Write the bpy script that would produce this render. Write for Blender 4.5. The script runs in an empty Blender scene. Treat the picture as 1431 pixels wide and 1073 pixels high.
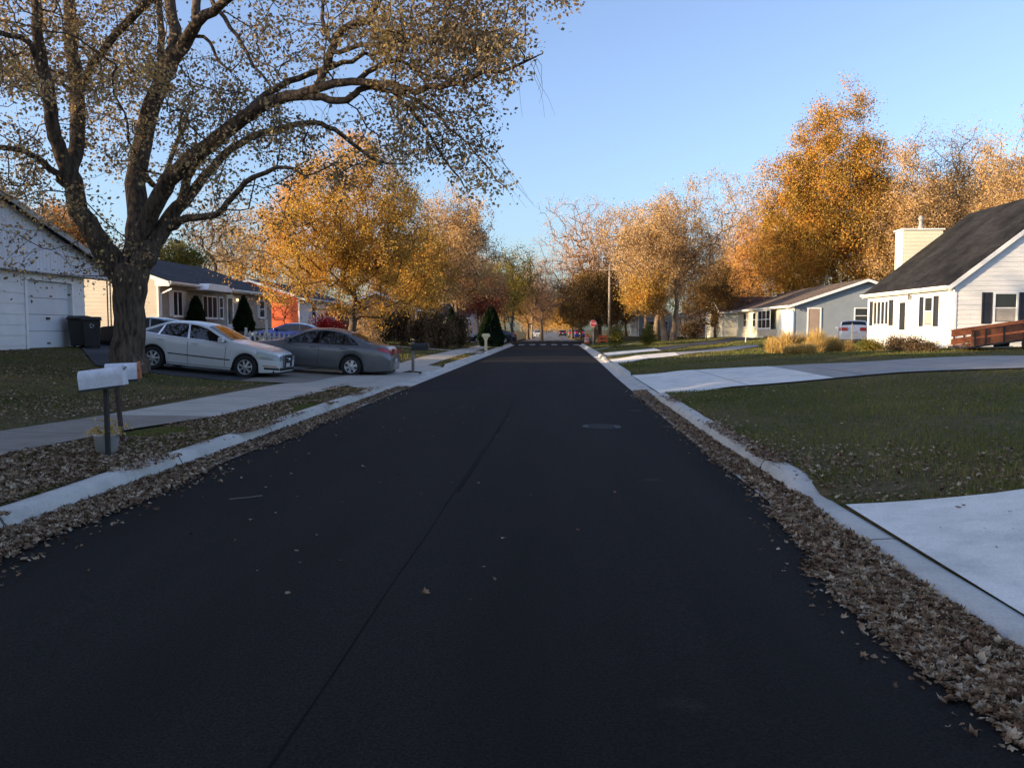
import bpy, math, random
import numpy as np
from math import radians as R, sin, cos, pi
SC = bpy.context.scene
COL = SC.collection
random.seed(7)

# ------------------------------------------------------------------ camera
FPX, IW, IH, EYE = 1150.0, 1431.0, 1073.0, 1.55
PITCH = math.atan(75.5 / FPX)
YAW = math.atan(56.5 * cos(PITCH) / FPX)
cam_d = bpy.data.cameras.new('camera')
cam_d.sensor_width = 36
cam_d.lens = 36 * FPX / IW
cam_d.clip_start = 0.1
cam_d.clip_end = 3000
cam = bpy.data.objects.new('camera', cam_d)
COL.objects.link(cam)
cam.location = (0, 0, EYE)
cam.rotation_euler = (pi / 2 - PITCH, 0, YAW)
SC.camera = cam

# ------------------------------------------------------------------ light
SUN_AZ = R(200)      # direction to the sun, measured counter-clockwise from +X
SUN_EL = R(9.3)
SKY_STRENGTH = 0.15
SUN_STRENGTH = 5.0
EXPOSURE = 1.15
w = bpy.data.worlds.new('World')
SC.world = w
w.use_nodes = True
nt = w.node_tree
bg = nt.nodes['Background']
sky = nt.nodes.new('ShaderNodeTexSky')
sky.sky_type = 'NISHITA'
sky.sun_disc = False
sky.sun_elevation = SUN_EL
sky.sun_rotation = pi / 2 - SUN_AZ
sky.altitude = 200
sky.air_density = 1.0
sky.dust_density = 2.2
sky.ozone_density = 3.6
hs = nt.nodes.new('ShaderNodeHueSaturation')
hs.inputs['Hue'].default_value = 0.509
hs.inputs['Saturation'].default_value = 0.84
hs.inputs['Value'].default_value = 1.22
nt.links.new(sky.outputs[0], hs.inputs['Color'])
nt.links.new(hs.outputs[0], bg.inputs[0])
bg.inputs[1].default_value = SKY_STRENGTH
sd = bpy.data.lights.new('sun', 'SUN')
sd.energy = SUN_STRENGTH
sd.angle = R(0.5)
sd.color = (1.0, 0.76, 0.47)
sun = bpy.data.objects.new('sun', sd)
COL.objects.link(sun)
sv = (cos(SUN_EL) * cos(SUN_AZ), cos(SUN_EL) * sin(SUN_AZ), sin(SUN_EL))
from mathutils import Vector, Matrix
sun.rotation_euler = Vector(sv).to_track_quat('Z', 'Y').to_euler()
sun.location = (-60, -40, 30)
SC.view_settings.view_transform = 'Standard'
SC.view_settings.look = 'None'
SC.view_settings.exposure = EXPOSURE
SC.view_settings.gamma = 1.0
SC.render.engine = 'CYCLES'
SC.cycles.max_bounces = 5
SC.cycles.diffuse_bounces = 3
SC.cycles.transmission_bounces = 4
SC.cycles.transparent_max_bounces = 4

# ------------------------------------------------------------------ helpers
def setp(o, label=None, cat=None, group=None, kind=None):
    if label: o['label'] = label
    if cat: o['category'] = cat
    if group: o['group'] = group
    if kind: o['kind'] = kind
    return o

def thing(name, label, cat, loc=(0, 0, 0), group=None):
    o = bpy.data.objects.new(name, None)
    o.empty_display_size = 0.3
    COL.objects.link(o)
    o.location = loc
    return setp(o, label, cat, group)

def root_of(p):
    while p is not None and p.parent is not None:
        p = p.parent
    return p

class MB:
    """collects faces, build() links them as one mesh object"""
    def __init__(s):
        s.v = []; s.f = []; s.sm = []
    def add(s, vs, fs, smooth=False):
        b = len(s.v)
        s.v += [tuple(map(float, p)) for p in vs]
        for f in fs:
            s.f.append([b + i for i in f]); s.sm.append(smooth)
        return s
    def box(s, x0, x1, y0, y1, z0, z1):
        if x0 > x1: x0, x1 = x1, x0
        if y0 > y1: y0, y1 = y1, y0
        vs = [(x0,y0,z0),(x1,y0,z0),(x1,y1,z0),(x0,y1,z0),(x0,y0,z1),(x1,y0,z1),(x1,y1,z1),(x0,y1,z1)]
        return s.add(vs, [(0,3,2,1),(4,5,6,7),(0,1,5,4),(1,2,6,5),(2,3,7,6),(3,0,4,7)])
    def prism(s, poly, fn, d0, d1):
        """poly: 2-D points; fn(a,b,d) -> xyz"""
        n = len(poly)
        vs = [fn(a, b, d0) for a, b in poly] + [fn(a, b, d1) for a, b in poly]
        fs = [tuple(range(n))[::-1], tuple(range(n, 2 * n))]
        fs += [(i, (i + 1) % n, n + (i + 1) % n, n + i) for i in range(n)]
        return s.add(vs, fs)
    def bar(s, a, b, w, h=None):
        """rectangular bar from a to b"""
        h = h or w
        a = Vector(a); b = Vector(b)
        d = (b - a).normalized()
        up = Vector((0, 0, 1)) if abs(d.z) < 0.95 else Vector((0, 1, 0))
        x = d.cross(up).normalized() * (w / 2); y = x.cross(d).normalized() * (h / 2)
        vs = [a - x - y, a + x - y, a + x + y, a - x + y, b - x - y, b + x - y, b + x + y, b - x + y]
        return s.add(vs, [(0,3,2,1),(4,5,6,7),(0,1,5,4),(1,2,6,5),(2,3,7,6),(3,0,4,7)])
    def tube(s, pts, rs, n=8, cap=True):
        pts = [Vector(p) for p in pts]
        if not hasattr(rs, '__len__'): rs = [rs] * len(pts)
        vs = []
        px = None
        for i, p in enumerate(pts):
            d = (pts[min(i + 1, len(pts) - 1)] - pts[max(i - 1, 0)])
            d = d.normalized() if d.length > 1e-9 else Vector((0, 0, 1))
            if px is None:
                px = d.cross(Vector((0, 0, 1)) if abs(d.z) < 0.9 else Vector((0, 1, 0))).normalized()
            else:
                px = (px - d * px.dot(d)).normalized()
            py = d.cross(px)
            for k in range(n):
                a = 2 * pi * k / n
                vs.append(p + px * (cos(a) * rs[i]) + py * (sin(a) * rs[i]))
        fs = []
        for i in range(len(pts) - 1):
            for k in range(n):
                k2 = (k + 1) % n
                fs.append((i * n + k, i * n + k2, (i + 1) * n + k2, (i + 1) * n + k))
        s.add(vs, fs, True)
        if cap:
            b = len(s.v) - len(vs)
            s.f.append([b + k for k in range(n)][::-1]); s.sm.append(False)
            s.f.append([b + (len(pts) - 1) * n + k for k in range(n)]); s.sm.append(False)
        return s
    def lathe(s, prof, c=(0, 0, 0), n=20, axis='z', smooth=True):
        vs = []
        for r, h in prof:
            for k in range(n):
                a = 2 * pi * k / n
                if axis == 'z': vs.append((c[0] + r * cos(a), c[1] + r * sin(a), c[2] + h))
                else: vs.append((c[0] + r * cos(a), c[1] + h, c[2] + r * sin(a)))
        fs = []
        for i in range(len(prof) - 1):
            for k in range(n):
                k2 = (k + 1) % n
                fs.append((i * n + k, i * n + k2, (i + 1) * n + k2, (i + 1) * n + k))
        return s.add(vs, fs, smooth)
    def grid(s, fn, us, vs_, smooth=True):
        P = [fn(u, v) for u in us for v in vs_]
        m = len(vs_)
        fs = [(i * m + j, (i + 1) * m + j, (i + 1) * m + j + 1, i * m + j + 1) for i in range(len(us) - 1) for j in range(m - 1)]
        return s.add(P, fs, smooth)
    def build(s, name, mat, parent=None, bevel=0, kind=None):
        me = bpy.data.meshes.new(name)
        org = root_of(parent).location if parent is not None else Vector((0, 0, 0))
        me.from_pydata([(x - org[0], y - org[1], z - org[2]) for x, y, z in s.v], [], s.f)
        me.polygons.foreach_set('use_smooth', s.sm)
        me.update()
        if mat: me.materials.append(mat)
        o = bpy.data.objects.new(name, me)
        COL.objects.link(o)
        if parent is not None: o.parent = parent
        if kind: o['kind'] = kind
        if bevel:
            m = o.modifiers.new('bevel', 'BEVEL'); m.width = bevel; m.segments = 2; m.limit_method = 'ANGLE'
        return o

def np_mesh(name, V, F, mat, parent=None, rnd=None, smooth=False):
    me = bpy.data.meshes.new(name)
    V = np.asarray(V, dtype=np.float32); F = np.asarray(F, dtype=np.int32)
    n, k = F.shape
    me.vertices.add(len(V)); me.vertices.foreach_set('co', V.ravel())
    me.loops.add(n * k); me.loops.foreach_set('vertex_index', F.ravel())
    me.polygons.add(n)
    me.polygons.foreach_set('loop_start', np.arange(0, n * k, k, dtype=np.int32))
    me.polygons.foreach_set('loop_total', np.full(n, k, dtype=np.int32))
    if smooth: me.polygons.foreach_set('use_smooth', np.ones(n, dtype=bool))
    me.update(calc_edges=True)
    if rnd is not None:
        a = me.attributes.new('rnd', 'FLOAT', 'POINT')
        a.data.foreach_set('value', np.asarray(rnd, dtype=np.float32))
    me.materials.append(mat)
    o = bpy.data.objects.new(name, me)
    COL.objects.link(o)
    if parent is not None: o.parent = parent
    return o

# ------------------------------------------------------------------ materials
def new_mat(name):
    m = bpy.data.materials.new(name); m.use_nodes = True
    return m, m.node_tree, m.node_tree.nodes['Principled BSDF']

def N(nt, t, **kw):
    n = nt.nodes.new(t)
    for k, v in kw.items():
        if k.startswith('i_'):
            key = k[2:]
            n.inputs[int(key) if key.isdigit() else key.replace('_', ' ')].default_value = v
        else: setattr(n, k, v)
    return n

def ramp(nt, stops):
    r = nt.nodes.new('ShaderNodeValToRGB')
    e = r.color_ramp.elements
    while len(e) < len(stops): e.new(0.5)
    for i, (p, c) in enumerate(stops):
        e[i].position = p; e[i].color = (*c, 1)
    return r

def simple(name, col, rough=0.6, metal=0, var=0.12, scale=3.0, bump=0.0, bscale=40.0, coat=0, spec=None, fine=0.0):
    """plain colour with large-scale weathering and optional bump"""
    m, nt, b = new_mat(name)
    b.inputs['Roughness'].default_value = rough
    b.inputs['Metallic'].default_value = metal
    if coat: b.inputs['Coat Weight'].default_value = coat; b.inputs['Coat Roughness'].default_value = 0.04
    if spec is not None: b.inputs['Specular IOR Level'].default_value = spec
    tc = N(nt, 'ShaderNodeTexCoord')
    no = N(nt, 'ShaderNodeTexNoise', i_Scale=scale, i_Detail=6.0, i_Roughness=0.6)
    nt.links.new(tc.outputs['Object'], no.inputs['Vector'])
    lo = tuple(c * (1 - var) for c in col); hi = tuple(min(1, c * (1 + var)) for c in col)
    r = ramp(nt, [(0.3, lo), (0.7, hi)])
    nt.links.new(no.outputs['Fac'], r.inputs['Fac'])
    out = r.outputs['Color']
    if fine:
        n3 = N(nt, 'ShaderNodeTexNoise', i_Scale=bscale * 2, i_Detail=3.0)
        nt.links.new(tc.outputs['Object'], n3.inputs['Vector'])
        mr = N(nt, 'ShaderNodeMapRange'); mr.inputs[1].default_value = 0.3; mr.inputs[2].default_value = 0.7
        mr.inputs[3].default_value = 1 - fine; mr.inputs[4].default_value = 1 + fine
        nt.links.new(n3.outputs['Fac'], mr.inputs[0])
        mx = N(nt, 'ShaderNodeVectorMath', operation='SCALE')
        nt.links.new(out, mx.inputs[0]); nt.links.new(mr.outputs[0], mx.inputs['Scale'])
        out = mx.outputs[0]
    nt.links.new(out, b.inputs['Base Color'])
    if bump:
        n2 = N(nt, 'ShaderNodeTexNoise', i_Scale=bscale, i_Detail=4.0)
        nt.links.new(tc.outputs['Object'], n2.inputs['Vector'])
        bp = N(nt, 'ShaderNodeBump', i_Strength=bump, i_Distance=0.02)
        nt.links.new(n2.outputs['Fac'], bp.inputs['Height'])
        nt.links.new(bp.outputs[0], b.inputs['Normal'])
    return m

def leaf_mat(name, stops, trans=0.35, scale=0.5):
    """leaf hue picked per leaf (attribute rnd) and per clump (noise)"""
    m, nt, b = new_mat(name)
    at = N(nt, 'ShaderNodeAttribute', attribute_name='rnd')
    tc = N(nt, 'ShaderNodeTexCoord')
    no = N(nt, 'ShaderNodeTexNoise', i_Scale=scale, i_Detail=2.0)
    nt.links.new(tc.outputs['Object'], no.inputs['Vector'])
    mr = N(nt, 'ShaderNodeMapRange'); mr.inputs[1].default_value = 0.3; mr.inputs[2].default_value = 0.7
    nt.links.new(no.outputs['Fac'], mr.inputs[0])
    mx = N(nt, 'ShaderNodeMix'); mx.data_type = 'FLOAT'; mx.inputs[0].default_value = 0.5
    nt.links.new(at.outputs['Fac'], mx.inputs[2]); nt.links.new(mr.outputs[0], mx.inputs[3])
    r = ramp(nt, stops)
    nt.links.new(mx.outputs[0], r.inputs['Fac'])
    df = N(nt, 'ShaderNodeBsdfDiffuse'); tr = N(nt, 'ShaderNodeBsdfTranslucent')
    nt.links.new(r.outputs[0], df.inputs[0]); nt.links.new(r.outputs[0], tr.inputs[0])
    ms = N(nt, 'ShaderNodeMixShader'); ms.inputs[0].default_value = trans
    nt.links.new(df.outputs[0], ms.inputs[1]); nt.links.new(tr.outputs[0], ms.inputs[2])
    nt.links.new(ms.outputs[0], nt.nodes['Material Output'].inputs[0])
    nt.nodes.remove(b)
    return m

def bark_mat(name, lo, hi, s=1.0):
    m, nt, b = new_mat(name)
    b.inputs['Roughness'].default_value = 0.95
    b.inputs['Specular IOR Level'].default_value = 0.1
    tc = N(nt, 'ShaderNodeTexCoord')
    mp = N(nt, 'ShaderNodeMapping'); mp.inputs['Scale'].default_value = (14 * s, 14 * s, 2.5 * s)
    nt.links.new(tc.outputs['Object'], mp.inputs[0])
    no = N(nt, 'ShaderNodeTexNoise', i_Scale=1.0, i_Detail=8.0, i_Roughness=0.65)
    nt.links.new(mp.outputs[0], no.inputs['Vector'])
    r = ramp(nt, [(0.35, lo), (0.65, hi)])
    nt.links.new(no.outputs['Fac'], r.inputs[0]); nt.links.new(r.outputs[0], b.inputs['Base Color'])
    bp = N(nt, 'ShaderNodeBump', i_Strength=1.0, i_Distance=0.05)
    nt.links.new(no.outputs['Fac'], bp.inputs['Height']); nt.links.new(bp.outputs[0], b.inputs['Normal'])
    return m

def ground_mat(name, c1, c2, c3, s1=0.35, s2=9.0, bump=0.6):
    """soil/grass: three tones broken up at two scales"""
    m, nt, b = new_mat(name)
    b.inputs['Roughness'].default_value = 1.0
    b.inputs['Specular IOR Level'].default_value = 0.05
    tc = N(nt, 'ShaderNodeTexCoord')
    a = N(nt, 'ShaderNodeTexNoise', i_Scale=s1, i_Detail=5.0, i_Roughness=0.6)
    f = N(nt, 'ShaderNodeTexNoise', i_Scale=s2, i_Detail=8.0, i_Roughness=0.75)
    g = N(nt, 'ShaderNodeTexNoise', i_Scale=s2 * 6, i_Detail=4.0, i_Roughness=0.7)
    for x in (a, f, g): nt.links.new(tc.outputs['Object'], x.inputs['Vector'])
    r = ramp(nt, [(0.35, c1), (0.65, c2)])
    nt.links.new(a.outputs['Fac'], r.inputs[0])
    mr = N(nt, 'ShaderNodeMapRange'); mr.inputs[1].default_value = 0.45; mr.inputs[2].default_value = 0.62
    nt.links.new(f.outputs['Fac'], mr.inputs[0])
    mx = N(nt, 'ShaderNodeMix'); mx.data_type = 'RGBA'
    nt.links.new(mr.outputs[0], mx.inputs[0]); nt.links.new(r.outputs[0], mx.inputs[6]); mx.inputs[7].default_value = (*c3, 1)
    sc = N(nt, 'ShaderNodeMapRange'); sc.inputs[1].default_value = 0.3; sc.inputs[2].default_value = 0.7; sc.inputs[3].default_value = 0.6; sc.inputs[4].default_value = 1.4
    nt.links.new(g.outputs['Fac'], sc.inputs[0])
    vm = N(nt, 'ShaderNodeVectorMath', operation='SCALE')
    nt.links.new(mx.outputs[2], vm.inputs[0]); nt.links.new(sc.outputs[0], vm.inputs['Scale'])
    nt.links.new(vm.outputs[0], b.inputs['Base Color'])
    bp = N(nt, 'ShaderNodeBump', i_Strength=bump, i_Distance=0.05)
    nt.links.new(g.outputs['Fac'], bp.inputs['Height']); nt.links.new(bp.outputs[0], b.inputs['Normal'])
    return m

def concrete_mat(name, c, joint=0.0, axis=1, stain=0.25, off=0.0):
    """broom-finished concrete, cracks and stains, with sawn joints every `joint` metres"""
    m, nt, b = new_mat(name)
    b.inputs['Roughness'].default_value = 0.85
    b.inputs['Specular IOR Level'].default_value = 0.25
    tc = N(nt, 'ShaderNodeTexCoord')
    a = N(nt, 'ShaderNodeTexNoise', i_Scale=1.6, i_Detail=10.0, i_Roughness=0.72)
    f = N(nt, 'ShaderNodeTexNoise', i_Scale=60.0, i_Detail=4.0, i_Roughness=0.7)
    for x in (a, f): nt.links.new(tc.outputs['Object'], x.inputs['Vector'])
    r = ramp(nt, [(0.3, tuple(v * (1 - stain) for v in c)), (0.55, c), (0.8, tuple(min(1, v * 1.12) for v in c))])
    nt.links.new(a.outputs['Fac'], r.inputs[0])
    sc = N(nt, 'ShaderNodeMapRange'); sc.inputs[1].default_value = 0.3; sc.inputs[2].default_value = 0.7; sc.inputs[3].default_value = 0.86; sc.inputs[4].default_value = 1.14
    nt.links.new(f.outputs['Fac'], sc.inputs[0])
    fac = sc.outputs[0]
    if joint:
        sx = N(nt, 'ShaderNodeSeparateXYZ'); nt.links.new(tc.outputs['Object'], sx.inputs[0])
        ad = N(nt, 'ShaderNodeMath', operation='ADD'); ad.inputs[1].default_value = 1000 * joint + off
        nt.links.new(sx.outputs[axis], ad.inputs[0])
        md = N(nt, 'ShaderNodeMath', operation='MODULO'); md.inputs[1].default_value = joint
        nt.links.new(ad.outputs[0], md.inputs[0])
        lt = N(nt, 'ShaderNodeMath', operation='GREATER_THAN'); lt.inputs[1].default_value = 0.03
        nt.links.new(md.outputs[0], lt.inputs[0])
        mr = N(nt, 'ShaderNodeMapRange'); mr.inputs[3].default_value = 0.25; mr.inputs[4].default_value = 1.0
        nt.links.new(lt.outputs[0], mr.inputs[0])
        mm = N(nt, 'ShaderNodeMath', operation='MULTIPLY'); nt.links.new(fac, mm.inputs[0]); nt.links.new(mr.outputs[0], mm.inputs[1])
        fac = mm.outputs[0]
    vm = N(nt, 'ShaderNodeVectorMath', operation='SCALE')
    nt.links.new(r.outputs[0], vm.inputs[0]); nt.links.new(fac, vm.inputs['Scale'])
    nt.links.new(vm.outputs[0], b.inputs['Base Color'])
    bp = N(nt, 'ShaderNodeBump', i_Strength=0.35, i_Distance=0.01)
    nt.links.new(f.outputs['Fac'], bp.inputs['Height']); nt.links.new(bp.outputs[0], b.inputs['Normal'])
    return m

def asphalt_mat(name, c, worn):
    m, nt, b = new_mat(name)
    b.inputs['Roughness'].default_value = 0.9
    b.inputs['Specular IOR Level'].default_value = 0.14
    tc = N(nt, 'ShaderNodeTexCoord')
    mp = N(nt, 'ShaderNodeMapping'); mp.inputs['Scale'].default_value = (1.0, 0.12, 1)
    nt.links.new(tc.outputs['Object'], mp.inputs[0])
    a = N(nt, 'ShaderNodeTexNoise', i_Scale=0.8, i_Detail=6.0, i_Roughness=0.6)
    nt.links.new(mp.outputs[0], a.inputs['Vector'])
    f = N(nt, 'ShaderNodeTexNoise', i_Scale=75.0, i_Detail=4.0, i_Roughness=0.85)
    p = N(nt, 'ShaderNodeTexNoise', i_Scale=1.3, i_Detail=3.0)
    v = N(nt, 'ShaderNodeTexVoronoi', i_Scale=0.7)
    for x in (f, p, v): nt.links.new(tc.outputs['Object'], x.inputs['Vector'])
    r = ramp(nt, [(0.3, tuple(q * 0.65 for q in c)), (0.7, tuple(q * 1.5 for q in c))])
    nt.links.new(a.outputs['Fac'], r.inputs[0])
    # dusty scuffs
    lt = N(nt, 'ShaderNodeMapRange'); lt.inputs[1].default_value = 0.13; lt.inputs[2].default_value = 0.03
    nt.links.new(v.outputs['Distance'], lt.inputs[0])
    pm = N(nt, 'ShaderNodeMapRange'); pm.inputs[1].default_value = 0.47; pm.inputs[2].default_value = 0.58
    nt.links.new(p.outputs['Fac'], pm.inputs[0])
    ml = N(nt, 'ShaderNodeMath', operation='MULTIPLY'); nt.links.new(lt.outputs[0], ml.inputs[0]); nt.links.new(pm.outputs[0], ml.inputs[1])
    m2 = N(nt, 'ShaderNodeMath', operation='MULTIPLY'); m2.inputs[1].default_value = worn; nt.links.new(ml.outputs[0], m2.inputs[0])
    mx = N(nt, 'ShaderNodeMix'); mx.data_type = 'RGBA'
    nt.links.new(m2.outputs[0], mx.inputs[0]); nt.links.new(r.outputs[0], mx.inputs[6]); mx.inputs[7].default_value = (0.075, 0.068, 0.055, 1)
    sc = N(nt, 'ShaderNodeMapRange'); sc.inputs[1].default_value = 0.38; sc.inputs[2].default_value = 0.66; sc.inputs[3].default_value = 0.35; sc.inputs[4].default_value = 2.1
    nt.links.new(f.outputs['Fac'], sc.inputs[0])
    vm = N(nt, 'ShaderNodeVectorMath', operation='SCALE')
    nt.links.new(mx.outputs[2], vm.inputs[0]); nt.links.new(sc.outputs[0], vm.inputs['Scale'])
    nt.links.new(vm.outputs[0], b.inputs['Base Color'])
    bp = N(nt, 'ShaderNodeBump', i_Strength=0.9, i_Distance=0.012)
    nt.links.new(f.outputs['Fac'], bp.inputs['Height']); nt.links.new(bp.outputs[0], b.inputs['Normal'])
    return m

def shingle_mat(name, c, streak=0.35):
    m, nt, b = new_mat(name)
    b.inputs['Roughness'].default_value = 0.95
    b.inputs['Specular IOR Level'].default_value = 0.15
    tc = N(nt, 'ShaderNodeTexCoord')
    br = N(nt, 'ShaderNodeTexBrick', i_Scale=1.0); br.inputs['Brick Width'].default_value = 0.3; br.inputs['Row Height'].default_value = 0.14
    br.inputs['Mortar Size'].default_value = 0.008
    br.inputs['Color1'].default_value = (*[q * 0.75 for q in c], 1); br.inputs['Color2'].default_value = (*[q * 1.25 for q in c], 1)
    br.inputs['Mortar'].default_value = (*[q * 0.45 for q in c], 1)
    nt.links.new(tc.outputs['UV'], br.inputs['Vector'])
    no = N(nt, 'ShaderNodeTexNoise', i_Scale=0.8, i_Detail=6.0)
    nt.links.new(tc.outputs['Object'], no.inputs['Vector'])
    sc = N(nt, 'ShaderNodeMapRange'); sc.inputs[1].default_value = 0.3; sc.inputs[2].default_value = 0.7; sc.inputs[3].default_value = 1 - streak; sc.inputs[4].default_value = 1 + streak
    nt.links.new(no.outputs['Fac'], sc.inputs[0])
    vm = N(nt, 'ShaderNodeVectorMath', operation='SCALE')
    nt.links.new(br.outputs['Color'], vm.inputs[0]); nt.links.new(sc.outputs[0], vm.inputs['Scale'])
    nt.links.new(vm.outputs[0], b.inputs['Base Color'])
    bp = N(nt, 'ShaderNodeBump', i_Strength=0.6, i_Distance=0.02)
    nt.links.new(br.outputs['Fac'], bp.inputs['Height']); bp.invert = True
    nt.links.new(bp.outputs[0], b.inputs['Normal'])
    return m

def glass_mat(name, c, rough=0.05):
    m, nt, b = new_mat(name)
    b.inputs['Base Color'].default_value = (*c, 1)
    b.inputs['Roughness'].default_value = rough
    b.inputs['IOR'].default_value = 1.5
    b.inputs['Specular IOR Level'].default_value = 0.8
    tc = N(nt, 'ShaderNodeTexCoord'); no = N(nt, 'ShaderNodeTexNoise', i_Scale=1.5, i_Detail=1.0)
    nt.links.new(tc.outputs['Object'], no.inputs['Vector'])
    bp = N(nt, 'ShaderNodeBump', i_Strength=0.06, i_Distance=0.05)
    nt.links.new(no.outputs['Fac'], bp.inputs['Height']); nt.links.new(bp.outputs[0], b.inputs['Normal'])
    return m

def emit_mat(name, c, s):
    m, nt, b = new_mat(name)
    b.inputs['Base Color'].default_value = (*c, 1)
    b.inputs['Emission Color'].default_value = (*c, 1); b.inputs['Emission Strength'].default_value = s
    return m

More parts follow.
